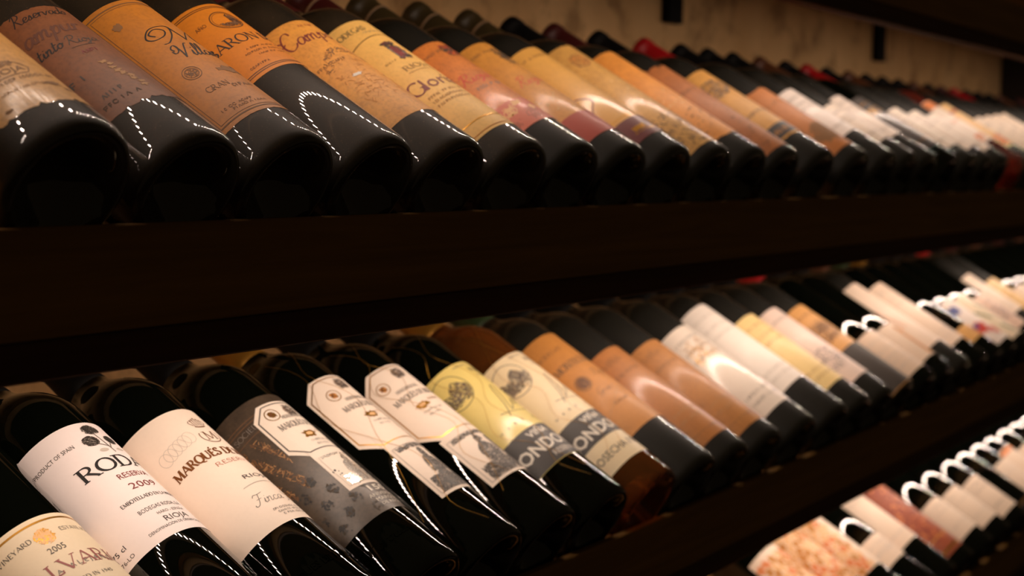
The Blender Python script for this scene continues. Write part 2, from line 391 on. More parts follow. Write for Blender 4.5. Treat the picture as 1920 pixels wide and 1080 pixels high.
# --- a script hand, x-height .42
SCRIPT = {
 'a': (.46, [[(.40, .36), (.26, .43), (.10, .34), (.06, .14), (.16, .01), (.30, .10), (.40, .36), (.40, .10), (.46, .02), (.54, .08)]]),
 'b': (.40, [[(.08, .9), (.08, .2), (.14, .02), (.30, .06), (.36, .26), (.26, .40), (.12, .30)]]),
 'c': (.38, [[(.34, .36), (.22, .43), (.08, .32), (.06, .12), (.16, .0), (.30, .04), (.40, .12)]]),
 'd': (.48, [[(.40, .36), (.26, .43), (.10, .34), (.06, .14), (.16, .01), (.30, .10), (.42, .46), (.46, .98), (.40, .30), (.42, .04), (.52, .08)]]),
 'e': (.38, [[(.06, .18), (.26, .24), (.34, .36), (.22, .44), (.09, .32), (.07, .12), (.18, .0), (.32, .06), (.42, .14)]]),
 'f': (.34, [[(.40, .92), (.30, 1.0), (.22, .84), (.16, .2), (.08, -.26), (-.02, -.3)], [(.06, .42), (.32, .42)]]),
 'g': (.46, [[(.40, .36), (.26, .43), (.10, .34), (.06, .14), (.16, .01), (.30, .10), (.40, .36), (.38, -.1), (.24, -.36), (.08, -.30), (.20, -.10), (.50, .08)]]),
 'i': (.24, [[(.04, .10), (.12, .42), (.10, .10), (.16, .0), (.28, .10)], [(.15, .60), (.17, .63)]]),
 'j': (.26, [[(.04, .20), (.14, .42), (.10, -.1), (.0, -.34), (-.12, -.28), (.06, -.1), (.28, .08)], [(.16, .60), (.18, .63)]]),
 'l': (.26, [[(.02, .10), (.22, .62), (.24, .94), (.14, .92), (.09, .30), (.14, .0), (.28, .10)]]),
 'm': (.68, [[(.02, .30), (.10, .42), (.08, .0)], [(.09, .24), (.22, .42), (.30, .34), (.28, .0)], [(.29, .24), (.44, .43), (.52, .34), (.50, .08), (.58, .0), (.68, .10)]]),
 'n': (.48, [[(.02, .30), (.10, .42), (.08, .0)], [(.09, .24), (.24, .43), (.32, .34), (.30, .08), (.38, .0), (.48, .10)]]),
 'o': (.42, [[(.24, .43), (.08, .32), (.06, .12), (.18, .0), (.32, .10), (.36, .30), (.24, .43), (.30, .34), (.46, .36)]]),
 'p': (.46, [[(.04, .24), (.14, .44), (.06, -.34)], [(.11, .22), (.26, .43), (.38, .32), (.34, .08), (.20, .0), (.12, .08)]]),
 'q': (.46, [[(.36, .36), (.22, .43), (.08, .32), (.06, .12), (.18, .01), (.30, .12), (.38, .42), (.32, -.3)]]),
 'r': (.34, [[(.02, .26), (.10, .42), (.08, .0)], [(.09, .22), (.20, .40), (.34, .38)]]),
 's': (.34, [[(.04, .10), (.18, .42), (.24, .24), (.22, .06), (.10, .0), (.04, .06)], [(.20, .04), (.38, .12)]]),
 't': (.28, [[(.14, .78), (.08, .20), (.12, .0), (.26, .10)], [(.0, .48), (.30, .52)]]),
 'u': (.48, [[(.04, .42), (.06, .10), (.18, .0), (.32, .14), (.36, .42), (.34, .08), (.42, .0), (.52, .10)]]),
 'v': (.40, [[(.04, .42), (.14, .0), (.32, .36), (.44, .40)]]),
 'y': (.46, [[(.04, .42), (.08, .12), (.20, .04), (.34, .40), (.28, -.1), (.14, -.34), (.02, -.26), (.2, -.08), (.48, .10)]]),
 'z': (.38, [[(.06, .40), (.30, .40), (.08, .02), (.36, .04)]]),
 'C': (.66, [[(.62, .78), (.54, .98), (.28, .94), (.10, .62), (.10, .26), (.28, .0), (.52, .06), (.64, .24)], [(.10, .62), (-.06, .74), (-.10, .54), (.04, .42), (.2, .52)]]),
 'F': (.62, [[(.0, .80), (.10, .98), (.40, .94), (.74, 1.02)], [(.40, .96), (.34, .40), (.22, .04), (.02, -.02), (-.04, .14)], [(.18, .48), (.54, .52)]]),
 'G': (.68, [[(.58, .86), (.44, 1.0), (.20, .88), (.08, .50), (.18, .12), (.40, .06), (.54, .36), (.50, -.1), (.30, -.24), (.1, -.1)], [(.34, .38), (.64, .42)]]),
 'M': (.98, [[(-.16, .52), (-.26, .74), (-.08, .92), (.10, .74), (.02, .44), (-.22, .36), (-.36, .60), (-.20, .98), (.10, 1.04), (.26, .92), (.20, .44), (.02, .02), (-.12, .0)], [(.26, .94), (.40, .30), (.44, .04)], [(.44, .06), (.60, .56), (.80, .98)], [(.80, .98), (.72, .46), (.76, .06), (.90, .06)]]),
 'R': (.70, [[(.02, .76), (.14, .96), (.40, 1.0), (.56, .82), (.46, .58), (.22, .50)], [(.24, .96), (.18, .40), (.06, .0)], [(.24, .50), (.42, .22), (.58, .0), (.74, .06)]]),
 'V': (.70, [[(-.06, .60), (-.16, .80), (.02, .98), (.18, .80), (.10, .50), (-.10, .44), (-.18, .62)], [(.10, .97), (.24, .50), (.28, .02)], [(.28, .02), (.46, .50), (.66, .96), (.80, .96)]]),
 'Y': (.66, [[(.02, .92), (.10, .60), (.28, .50), (.44, .66)], [(.56, .98), (.44, .40), (.28, -.1), (.08, -.20)]]),
 ' ': (.26, []),
}
def word(pr, font, text, a0, a1, s, h, ink, w=None, slant=0.0, arc=0.0, rise=0.0, kind='lettering', serif=True):
    """write text from a0 to a1 (mm of arc) with its baseline at s and cap height h"""
    F = SERIF if font == 'serif' else SCRIPT
    gl = [F[c] for c in text if c in F]
    tot = sum(g[0] for g in gl)
    k = (a1 - a0) / tot                                  # horizontal scale mm per unit
    w = w or h * (0.16 if font == 'serif' else 0.09)
    x = 0.0
    def T(p, x0):
        u = (x0 + p[0]) * k; a = a0 + u + slant * p[1] * h
        t = 2 * u / max(1e-6, a1 - a0) - 1
        return (a, s + p[1] * h + arc * (1 - t * t) + rise * u)
    for g in gl:
        if font == 'serif':
            for wt, pts in g[1]:
                stroke(pr, ink, [T(p, x) for p in pts], w * wt, 0.6 if len(pts) > 3 else (0.6 if wt > .8 else 0.0), kind, max(.8, h * .12))
            if serif:
                for sx, sy in g[2]: stroke(pr, ink, [T((sx - .12, sy), x), T((sx + .12, sy), x)], w * .3, 0, kind)
        else:
            for pts in g[1]: stroke(pr, ink, [T(p, x) for p in catmull(pts, 5)], w, 0.55, kind, max(.5, h * .06))
        x += g[0]

_TXT = {}
def sans_mesh(text, bold):
    key = (text, bold)
    if key in _TXT: return _TXT[key]
    cu = bpy.data.curves.new('t', 'FONT'); cu.body = text; cu.resolution_u = 2; cu.offset = 0.02 if bold else 0.0
    o = bpy.data.objects.new('t', cu); COL.objects.link(o)
    me = o.to_mesh()
    vs = [(v.co.x, v.co.y) for v in me.vertices]; fs = [tuple(p.vertices) for p in me.polygons]
    o.to_mesh_clear(); bpy.data.objects.remove(o); bpy.data.curves.remove(cu)
    _TXT[key] = (vs, fs)
    return vs, fs

def sans(pr, text, a0, a1, s, h, ink, bold=False, arc=0.0, rise=0.0, kind='lettering'):
    vs, fs = sans_mesh(text, bold)
    if not vs: return
    x0 = min(v[0] for v in vs); x1 = max(v[0] for v in vs)
    k = (a1 - a0) / (x1 - x0); kh = h / 0.70
    out = []
    for x, y in vs:
        u = (x - x0) * k; t = 2 * u / (a1 - a0) - 1
        out.append((a0 + u, s + y * kh + arc * (1 - t * t) + rise * u))
    if h > 3.6:
        bm = bmesh.new(); vv = [bm.verts.new((a, b, 0)) for a, b in out]
        for f in fs:
            try: bm.faces.new([vv[i] for i in f])
            except ValueError: pass
        a = a0 + 1.2
        while a < a1:
            bmesh.ops.bisect_plane(bm, geom=bm.verts[:] + bm.edges[:] + bm.faces[:], plane_co=(a, 0, 0), plane_no=(1, 0, 0), dist=1e-6); a += 1.2
        bm.verts.index_update()
        out = [(v.co.x, v.co.y) for v in bm.verts]; fs = [tuple(v.index for v in f.verts) for f in bm.faces]; bm.free()
    pr.quads(ink, out, fs, kind)

def sketch(pr, inks, a0, a1, s0, s1, n, w, inside=None, curl=1.0, seed=1, kind='picture'):
    """an engraving: many short pen strokes inside an outline"""
    rn = random.Random(seed)
    for _ in range(n):
        a = rn.uniform(a0, a1); s = rn.uniform(s0, s1)
        if inside and not inside(a, s): continue
        th = rn.uniform(0, math.pi); pts = [(a, s)]
        for _k in range(rn.randint(3, 6)):
            th += rn.uniform(-.7, .7) * curl; L = rn.uniform(.5, 1.2)
            p = (pts[-1][0] + L * math.cos(th), pts[-1][1] + L * math.sin(th))
            if not (a0 <= p[0] <= a1 and s0 <= p[1] <= s1) or (inside and not inside(*p)): break
            pts.append(p)
        if len(pts) > 1: stroke(pr, rn.choice(inks), pts, w * rn.uniform(.6, 1.5), 0, kind)

def blotch(pr, inks, a0, a1, s0, s1, n, r, seed=1):
    """small ragged patches where the paper is rubbed or stained"""
    rn = random.Random(seed)
    for _ in range(n):
        disc(pr, rn.choice(inks), rn.uniform(a0, a1), rn.uniform(s0, s1), r * rn.uniform(.4, 1.5), r * rn.uniform(.25, .8), 'wear', .9)

def smalltext(pr, ink, a0, a1, s, h, seed, rise=0.0):
    """a printed line too small to read in the photograph"""
    rn = random.Random(seed); a = a0
    while a < a1 - h:
        L = rn.uniform(.5, 1.0) * h
        y = s + rise * (a - a0)
        k = rn.randint(0, 3)
        if k == 0: stroke(pr, ink, [(a, y), (a, y + h)], h * .2); L *= .6
        elif k == 1: stroke(pr, ink, arcpts(a + L / 2, y + h / 2, L / 2, h / 2, 20, 340, 8), h * .2)
        elif k == 2: stroke(pr, ink, [(a, y), (a + L / 2, y + h), (a + L, y)], h * .2)
        else:
            stroke(pr, ink, [(a, y), (a, y + h), (a + L, y + h * .9)], h * .2); stroke(pr, ink, [(a, y + h * .5), (a + L * .8, y + h * .5)], h * .18)
        a += L + h * .35
        if rn.random() < .14: a += h * .8

def outline(a0, a1, s0, s1, torn=(0, 0, 0, 0), seed=1, rc=0.8):
    """label outline; torn = ragged depth in mm of bottom, right, top, left"""
    rn = random.Random(seed)
    def side(p, q, amp, inward):
        n = max(2, int(math.dist(p, q) / 2.2)); out = []; z = 0
        for i in range(n):
            t = i / n; z = z * .6 + rn.uniform(0, 1) * .4
            d = amp * z * (1 if rn.random() > .12 else 1.8)
            if amp == 0 and 0 < i: continue
            out.append((p[0] + (q[0] - p[0]) * t + inward[0] * d, p[1] + (q[1] - p[1]) * t + inward[1] * d))
        return out
    c = [(a0, s0), (a1, s0), (a1, s1), (a0, s1)]
    pts = []
    for i, inw in enumerate(((0, 1), (-1, 0), (0, -1), (1, 0))):
        p, q = c[i], c[(i + 1) % 4]
        if rc and torn[i] == 0:
            L = math.dist(p, q); u = ((q[0] - p[0]) / L, (q[1] - p[1]) / L)
            pts += [(p[0] + u[0] * rc, p[1] + u[1] * rc), (q[0] - u[0] * rc, q[1] - u[1] * rc)]
        else: pts += side(p, q, torn[i], inw)
    return pts

def label_mesh(name, pts, Rm, h):
    bm = bmesh.new()
    f = bm.faces.new([bm.verts.new((a, s, 0)) for a, s in pts])
    lo = min(p[0] for p in pts); hi = max(p[0] for p in pts)
    a = math.floor(lo / 2.5) * 2.5 + 2.5
    while a < hi:
        bmesh.ops.bisect_plane(bm, geom=bm.verts[:] + bm.edges[:] + bm.faces[:], plane_co=(a, 0, 0), plane_no=(1, 0, 0), dist=1e-5)
        a += 2.5
    bmesh.ops.triangulate(bm, faces=[f for f in bm.faces if len(f.verts) > 4])
    for v in bm.verts: v.co = wrap(v.co.x, v.co.y, Rm, h)
    bmesh.ops.recalc_face_normals(bm, faces=bm.faces[:])
    for f in bm.faces: f.smooth = True
    me = bpy.data.meshes.new(name); bm.to_mesh(me); bm.free()
    return me

def print_objects(pr, Rm, parent, h=0.30, mats=None):
    for i, ((kind, ink), (V, Fc)) in enumerate(pr.d.items()):
        hh = h + 0.012 * i
        me = pydata(kind, [wrap(a, s, Rm, hh) for a, s in V], Fc, True)
        c = link(kind, me, (mats or INK)[ink], parent)
        if len(Fc) > 60: c['kind'] = 'stuff'

# ------------------------------------------------------------------ bottle
BODY = {}
def body_mesh(Rb, mat, sh):
    key = (round(Rb, 4), mat.name, sh)
    if key not in BODY:
        k = Rb / 0.0375
        pr = [(0.0, .024), (.008, .0235), (.016, .019), (.022, .010), (.027, .0035), (.0300, .0006), (.0325, 0), (.0350, .0008), (.0367, .0030), (.0374, .0065), (.0375, .010)]
        pr += [(.0375, z / 1000) for z in range(30, 184, 17)]
        pr += [(.0375, .204), (.0372, .209), (.0364, .214), (.0349, .219), (.0325, .2245), (.0290, .230), (.0248, .2352), (.0208, .2400), (.0178, .2450), (.0160, .2505), (.0151, .257), (.0146, .265), (.0142, .278), (.0140, .2885), (.0152, .289), (.0152, .296), (.0142, .2975), (.0, .2975)]
        pr = [(r * (k if z < .25 else 1), z + (sh if .185 < z < .27 else 0)) for r, z in pr]
        me = lathe('glass_body', pr); me.materials.append(mat)
        BODY[key] = me
    return BODY[key]
CAPS = {}
def cap_mesh(color, sh):
    key = (color, sh)
    if key not in CAPS:
        pr = [(.0148, .2475 if False else .2485), (.0163, .2500), (.0155, .2575), (.0150, .266), (.0146, .279), (.0145, .2878), (.0157, .2886), (.0157, .2968), (.0148, .2993), (.0, .2996)]
        pr = [(r, z + (sh if z < .27 else 0)) for r, z in pr]
        me = lathe('capsule', pr, 40); me.materials.append(FOIL[color]); CAPS[key] = me
    return CAPS[key]
RINGM = lathe('capsule_ring', [(.0148, .2735), (.0152, .2738), (.0152, .2756), (.0148, .2759)], 40); RINGM.materials.append(FOIL['ring'])

def bottle(row, x, label, group, Rb=R0, glass_='old', cap='black', ringed=False):
    loc = Vector((x, Y0, ROWZ[row])) + NN * (Rb - R0)
    o = empty('wine_bottle', loc); o.rotation_euler = (TILT - math.pi / 2, 0, 0)
    tag(o, label, 'bottle', group)
    sh = -.018 if row == 'T' else 0.0                  # the old bottles have lower shoulders and longer necks
    link('glass_body', body_mesh(Rb, GLASS[glass_], sh), None, o)
    c = link('capsule', cap_mesh(cap, sh), None, o)
    if ringed: link('capsule_ring', RINGM, None, c)
    return o

def put_label(o, Rb, pts, mat, pr=None, h=0.14, name='label', mats=None):
    me = label_mesh(name, pts, Rb * 1000, h)
    l = link(name, me, mat, o)
    if pr: print_objects(pr, Rb * 1000, l, h + 0.12, mats)
    return l

def tube(pts, r, seg=5):
    vs, fs = [], []
    n = len(pts)
    for i, p in enumerate(pts):
        p = Vector(p); d = (Vector(pts[min(n - 1, i + 1)]) - Vector(pts[max(0, i - 1)])).normalized()
        e = d.orthogonal().normalized(); g = d.cross(e)
        for k in range(seg):
            a = 2 * math.pi * k / seg; vs.append(p + (e * math.cos(a) + g * math.sin(a)) * r)
    for i in range(n - 1):
        for k in range(seg):
            j = (k + 1) % seg; fs.append((i * seg + k, i * seg + j, (i + 1) * seg + j, (i + 1) * seg + k))
    return vs, fs

def wire_net(o, Rb, seed):
    """loose gold wire netting over the bottle"""
    rn = random.Random(seed); Rm = Rb * 1000
    for k in range(4):
        pts = []; a = -62 + k * 29 + rn.uniform(-4, 4); sgn = 1 if k % 2 else -1
        s = 226.0
        while s > 12:
            pts.append((a, s)); st = rn.uniform(26, 40); s -= st; a += sgn * rn.uniform(9, 17); sgn = -sgn if rn.random() < .8 else sgn
        pts = resample(catmull(pts, 5), 4.0)
        P = []
        for a_, s_ in pts:
            rr = Rm if s_ < 205 else Rm * (1 - ((s_ - 205) / 33) ** 2 * .35)
            p = a_ / Rm; r = (rr + .75) / 1000
            P.append((r * math.sin(p), -r * math.cos(p), s_ / 1000))
        vs, fs = tube(P, .00013)
        link('gold_wire', pydata('gold_wire', vs, fs, True), M_WIRE, o)

# ------------------------------------------------------------------ the setting: wall and floor
X_END = 3.49
tag(link('wall_back', box_mesh('wall_back', -0.6, 4.6, WALL_Y, WALL_Y + .12, -1.25, 1.1), M_WALL), kind='structure')
tag(link('floor', box_mesh('floor', -1.2, 4.6, -1.6, WALL_Y + .12, -1.31, -1.25), M_FLOOR), kind='structure')
post = link('rack_upright', box_mesh('rack_upright', X_END, X_END + .10, .60, WALL_Y - .0005, -1.25, 1.0, .004), M_POST)
tag(post, 'tall dark wooden upright closing the far end of the shelves', 'post')

# ------------------------------------------------------------------ shelves
c_, s_ = math.cos(TILT), math.sin(TILT)
def deck_pt(row, s, n):
    """point in (y, z): s along the bottle axis, n above the deck surface"""
    return (Y0 + s * c_ - (n - R0) * s_, ROWZ[row] + s * s_ + (n - R0) * c_)
XA, XB = 0.30, X_END
SHELF_LABEL = {'T': 'dark wooden sloped shelf carrying the old bottles with brown and orange labels',
               'L': 'dark wooden sloped shelf below the brown labelled bottles, carrying the white labelled ones',
               'B': 'lowest dark wooden sloped shelf, under the white labelled bottles',
               'U': 'dark wooden sloped shelf above the brown labelled bottles, empty of anything in view'}
def shelf(row, xs):
    z0 = ROWZ[row]
    o = empty('bottle_shelf', (XA, Y0, z0 - .088)); tag(o, SHELF_LABEL[row], 'shelf', 'sloped wine shelves')
    def P(name, me, mat):
        me.transform(Matrix.Translation(-o.location)); return link(name, me, mat, o)
    zt, zm, zb = z0 - .0144, z0 - .0677, z0 - .0881
    yb = lambda z: Y0 + (z0 - z) * math.tan(TILT) - .0006      # just in front of the base discs
    b0 = deck_pt(row, -.0008, -.001); b1 = deck_pt(row, -.0008, -.020)
    P('front_board', prism_x('front_board', [(Y0, zt), (yb(zt), zt), b0, b1, (Y0 + .022, zm), (Y0, zm)], XA, XB, .0008), M_BOARD)
    P('lower_batten', prism_x('lower_batten', [(Y0 + .0015, zm - .0004), (Y0 + .0215, zm - .0004), (Y0 + .0215, zb), (Y0 + .0015, zb)], XA, XB, .0010), M_BATTEN)
    P('deck_board', prism_x('deck_board', [deck_pt(row, 0, 0), deck_pt(row, .285, 0), deck_pt(row, .285, -.018), deck_pt(row, 0, -.018)], XA, XB), M_DECK)
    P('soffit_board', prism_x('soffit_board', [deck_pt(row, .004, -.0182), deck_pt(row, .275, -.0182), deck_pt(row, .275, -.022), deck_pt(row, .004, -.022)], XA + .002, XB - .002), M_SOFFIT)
    me = None
    for x in xs:
        for sg in (-1, 1):
            if me is None:
                me = prism_x('cradle_rail', [deck_pt(row, .004, .0002), deck_pt(row, .28, .0002), deck_pt(row, .28, .0085), deck_pt(row, .004, .0085)], -.0045, .0045)
                me.transform(Matrix.Translation(Vector((XA, 0, 0)) - o.location)); me.materials.append(M_RAIL)
            r = link('cradle_rail', me, None, o); r.location = (x + sg * .0315 - XA, 0, 0)
    for bx in (1.012, 1.832, 2.652):
        y1, z1 = deck_pt(row, .278, -.0224); ya, za = deck_pt(row, .13, -.0224); yc, zc = deck_pt(row, .13, -.034)
        prof = [(WALL_Y - .0005, z0 - .068), (WALL_Y - .0005, z1), (y1, z1), (ya, za), (yc, zc), (WALL_Y - .012, z0 + .045), (WALL_Y - .012, z0 - .068)]
        P('wall_bracket', prism_x('wall_bracket', prof, bx - .02, bx + .02), M_IRON)
    return o

# ------------------------------------------------------------------ LED strips under the decks
def m_led(row):
    m = bpy.data.materials.new('led_chip'); m.use_nodes = True
    nt = m.node_tree; b = nt.nodes['Principled BSDF']
    b.inputs['Base Color'].default_value = (.8, .7, .5, 1)
    b.inputs['Emission Color'].default_value = (*LED_COLOR, 1); b.inputs['Emission Strength'].default_value = LED_STRENGTH[row]
    return m
LED_S, LED_PITCH, LED_TILT = 0.022, 0.01667, R(10)      # chips look down and a little towards the wall
LED_LABEL = {'U': 'strip of small warm lights under the shelf above the brown labelled bottles',
             'T': 'strip of small warm lights under the shelf of brown labelled bottles',
             'L': 'strip of small warm lights under the shelf of white labelled bottles'}
def led_strip(row):
    y, z = deck_pt(row, LED_S, -.0224)
    o = empty('led_strip', (XA, y, z)); tag(o, LED_LABEL[row], 'light strip', 'light strips under the shelves')
    bm = prism_x('channel', [(-.006, -.006 * math.tan(TILT - LED_TILT)), (.006, .006 * math.tan(TILT - LED_TILT)), (.006, -.0075), (-.006, -.0075)], .02, XB - XA - .02)
    bm.transform(Matrix.Rotation(LED_TILT, 4, 'X'))
    link('channel', bm, simple('strip_channel', (190, 184, 170), 0.4), o)
    vs, fs = [], []
    n = int((XB - XA - .06) / LED_PITCH)
    for i in range(n):
        x = .03 + i * LED_PITCH; a, b, t, d = .0014, .0014, -.0076, -.0088
        k = len(vs)
        vs += [(x - a, -b, t), (x + a, -b, t), (x + a, b, t), (x - a, b, t)]
        fs += [(k, k + 3, k + 2, k + 1)]
    me = pydata('led_chips', vs, fs); me.transform(Matrix.Rotation(LED_TILT, 4, 'X'))
    c = link('led_chips', me, m_led(row), o); c['kind'] = 'stuff'
    return o

# ------------------------------------------------------------------ bottles of the upper visible shelf: old, dusty, brown and orange labels
GT = 'old bottles with aged labels on the upper shelf in view'
GL = 'bottles with pale labels on the middle shelf'
GB = 'bottles with pale labels on the lowest shelf'
XS = {'T': [], 'L': [], 'B': [], 'U': []}
def add(row, x, label, Rb=R0, glass_='old', cap='black', ringed=False):
    XS[row].append(x)
    return bottle(row, x, label, {'T': GT, 'L': GL, 'B': GB}[row], Rb, glass_, cap, ringed)

def t_row():
    # 1: tan torn label with a banner
    Rb = .039
    o = add('T', .5201, 'dusty wine bottle with torn tan label and small banner drawing, first beside brown script label', Rb, 'old', 'maroon')
    p = Print()
    poly_line(p, 'sepia', [(-26, 56), (-20, 62), (-12, 60.5), (-5, 58), (-1, 53), (-4, 48.5), (-14, 48), (-26, 47)], .5, 'emblem')
    sketch(p, ['sepia', 'tan'], -25, -7, 55, 61, 70, .3, lambda a, s: s > 55 + .3 * abs(a + 16) * .3, 1, 3)
    sans(p, 'RIOJA', -24, -4, 49.5, 4.2, 'sepia', rise=.06)
    smalltext(p, 'sepia', -34, 12, 42.5, 2.2, 5, rise=.06)
    smalltext(p, 'tan', -30, 6, 36, 1.8, 6, rise=.05)
    for i, (a, s, r1, r2) in enumerate([(2, 38, 6, 1.6), (10, 34, 3.5, 1.2), (-40, 34, 3, 4), (-30, 27, 2, 1)]): disc(p, 'umber', a, s, r1, r2, 'stain', .7)
    put_label(o, Rb, outline(-66, 40, 20, 152, (3.2, 0, 0, 0), 4), paper((230, 176, 100), .5, coat=.35), p)
    # 2: brown with script
    Rb = .0368
    o = add('T', .6035, 'dusty wine bottle with dark brown label in black script and torn lower edge', Rb, 'old', 'maroon')
    p = Print()
    word(p, 'script', 'Reservado', -31, 4, 131, 9, 'black', .7, .25)
    word(p, 'script', 'ampur', -36, 0, 113, 16, 'umberdark', 1.5, .3, kind='lettering')
    word(p, 'script', 'tinto', -36, -20, 101, 9, 'black', .9, .25)
    word(p, 'script', 'Rioja', -18, 2, 100.5, 8, 'dark', .6, .25)
    hline(p, 'dark', -18, -3, 97.5, .3, 'lettering')
    for i in range(9):
        a = -11 + i * .9; s = 79 - i * 3.2
        disc(p, 'tan', a + random.uniform(-1.2, 1.2), s, 2.2, 1.3, 'gold_remnant', 1.1)
    smalltext(p, 'dark', -36, -22, 72, 4.4, 8, .05); smalltext(p, 'dark', -30, -14, 54, 3.2, 9, .05); smalltext(p, 'soot', -34, -10, 47, 3, 10, .05)
    smalltext(p, 'maroon', -16, -2, 90, 3, 12, .05)
    put_label(o, Rb, outline(-56, 40, 39, 141, (3.0, 0, 1.4, 0), 9), paper((132, 80, 44), .5), p)
    # 3: orange brown, framed, flourished capitals
    Rb = R0
    o = add('T', .6825, 'dusty wine bottle with framed orange-brown label, flourished black initial and round seal', Rb, 'old', 'maroon', True)
    p = Print()
    B0, B1, S0, S1 = -42, 44, 31, 161
    poly_line(p, 'sepia', [(B0 + 3, S0 + 4), (B1 - 3, S0 + 4), (B1 - 3, S1 - 4), (B0 + 3, S1 - 4)], .9)
    poly_line(p, 'sepia', [(B0 + 5, S0 + 6), (B1 - 5, S0 + 6), (B1 - 5, S1 - 6), (B0 + 5, S1 - 6)], .35)
    word(p, 'script', 'M', -14, 16, 110, 17, 'black', 1.1, .2)
    word(p, 'script', 'Villa', -18, 6, 93, 14, 'black', 1.0, .2)
    word(p, 'script', 'magna', 6, 34, 93, 14, 'black', 1.0, .2)
    ring(p, 'sepia', -22, 80, 5.6, .5); ring(p, 'sepia', -22, 80, 4.2, .3)
    sketch(p, ['sepia'], -26, -18, 76, 84, 50, .35, lambda a, s: math.hypot(a + 22, s - 80) < 4, 1, 2, 'emblem')
    word(p, 'serif', 'GRAN', -26, -10, 60, 4.5, 'sepia', .6); smalltext(p, 'sepia', -10, 8, 57, 3, 14)
    smalltext(p, 'sepia', -30, -6, 43, 2, 15); smalltext(p, 'sepia', -24, 0, 40, 2, 16)
    disc(p, 'umber', -28, 140, 3, 3, 'stain', .5); disc(p, 'umber', 4, 76, 9, 4, 'stain', .6); disc(p, 'soot', 12, 80, 4, 2.4, 'stain', .8)
    put_label(o, Rb, outline(B0, B1, S0, S1, (.5, 0, 0, 0), 3), paper((198, 128, 38), .35, (150, 96, 56)), p)
    # 4: bright orange short label
    o = add('T', .7625, 'wine bottle with short bright orange label and oval horseman emblem over bare dark glass', Rb, 'old', 'maroon', True)
    p = Print()
    B0, B1, S0, S1 = -40, 40, 92, 171
    for dy in (3.2, 4.8):
        hline(p, 'brown', B0 + 2, B1 - 2, S1 - dy, .7); hline(p, 'brown', B0 + 2, B1 - 2, S0 + dy, .7)
    ring(p, 'brown', -8, 150, 11.5, .8, ry=10); ring(p, 'brown', -8, 150, 10, .3, ry=8.6)
    sketch(p, ['brown', 'sepia', 'charcoal'], -17, 1, 142, 158, 260, .55, lambda a, s: math.hypot((a + 8) / 9, (s - 150) / 8) < 1 and (a > -6 or s < 147), .8, 5, 'emblem')
    disc(p, 'brown', -2, 149, 4.2, 6.2, 'emblem', .5)
    sans(p, 'AÑO', -32, -23.5, 150, 3.2, 'brown')
    word(p, 'serif', 'BARON', -41, -1, 124.5, 8.4, 'charcoal', 1.15)
    word(p, 'serif', 'DE LEY', 2, 30, 124.5, 8.4, 'charcoal', 1.15)
    for s, a in ((116, -20), (112, -24), (108, -16)): smalltext(p, 'brown', a, 12, s, 1.6, int(s))
    smalltext(p, 'brown', -30, -14, 100, 1.8, 33)
    put_label(o, Rb, outline(B0, B1, S0, S1, (0, 0, 0, 0), 1, 4), paper((222, 138, 30), .18), p)
    # 5
    o = add('T', .844, 'dusty wine bottle with yellow label, maroon script and brown hill drawing', Rb, 'old', 'maroon', True)
    p = Print()
    word(p, 'script', 'Campo', -36, 8, 138, 17, 'maroon', 1.3, .12)
    smalltext(p, 'rust', -12, 2, 155, 2.4, 17)
    sketch(p, ['umber', 'ochre', 'umber'], -34, 14, 103, 127, 260, .6, lambda a, s: s < 126 - .035 * (a + 8) ** 2 and s > 118 - .05 * (a + 8) ** 2, .6, 6)
    sketch(p, ['ochre'], -30, 20, 60, 112, 90, .6, None, .4, 7)
    disc(p, 'white', -16, 92, 4, 1.6, 'stain', .8)
    smalltext(p, 'umber', -34, -8, 110, 2.6, 18)
    put_label(o, Rb, outline(-44, 44, 40, 163, (.4, 0, 0, 0), 2, 3), paper((238, 172, 82), .4, (170, 112, 62)), p)
    # 6
    o = add('T', .9258, 'wine bottle with long cream label, red and grey crest and large maroon lettering', Rb, 'old', 'maroon', True)
    p = Print()
    word(p, 'serif', 'BODEGAS', -38, -8, 164, 5, 'dark', .8); smalltext(p, 'grey', -14, 8, 160, 1.8, 19)
    hline(p, 'brown', -36, 30, 150, .8, sag=5)
    rect(p, 'grey', -13, -2, 122, 138, 'emblem'); rect(p, 'wine', -11.5, -5, 124, 137, 'emblem'); disc(p, 'soot', -8, 142, 6, 3, 'emblem', .6); disc(p, 'charcoal', -3, 124, 3, 2, 'emblem', .6)
    sketch(p, ['charcoal', 'maroon'], -14, 0, 120, 145, 90, .6, None, 1, 8, 'emblem')
    smalltext(p, 'brown', -28, -16, 122, 1.6, 20)
    word(p, 'serif', 'RIOJA', -22, 6, 108.5, 5, 'sepia', .75)
    hline(p, 'tan', -22, 8, 105.5, .4)
    word(p, 'serif', 'G', -36, -24, 84, 13, 'maroon', 2); 
    sans(p, 'loria', -23.5, 10, 84, 12.5, 'maroon')
    for s in (76, 71, 66): smalltext(p, 'tan', -30, 6, s, 2.4, s)
    hline(p, 'gold', -40, 40, 40, .7); hline(p, 'ochre', -40, 40, 29, .6)
    put_label(o, Rb, outline(-46, 44, 26, 177, (0, 0, 0, 0), 2, 1), paper((250, 206, 128), .22), p)
    # 7, 8, 9: labels ending in a red band
    specs = [(1.0035, .037, 40, 158, (218, 134, 56), 'bandred', 70, 'wine bottle with orange label, red script and worn pinkish lower band', 'red', .5, .35),
             (1.083, .037, 27, 168, (214, 152, 62), 'bandred', 57, 'wine bottle with golden label and plain brick-red lower band', 'rust', .4, .3),
             (1.1648, .0375, 26, 170, (232, 180, 96), 'bandmaroon', 52, 'wine bottle with glossy cream label and dark maroon lower band', 'maroon', .2, .7)]
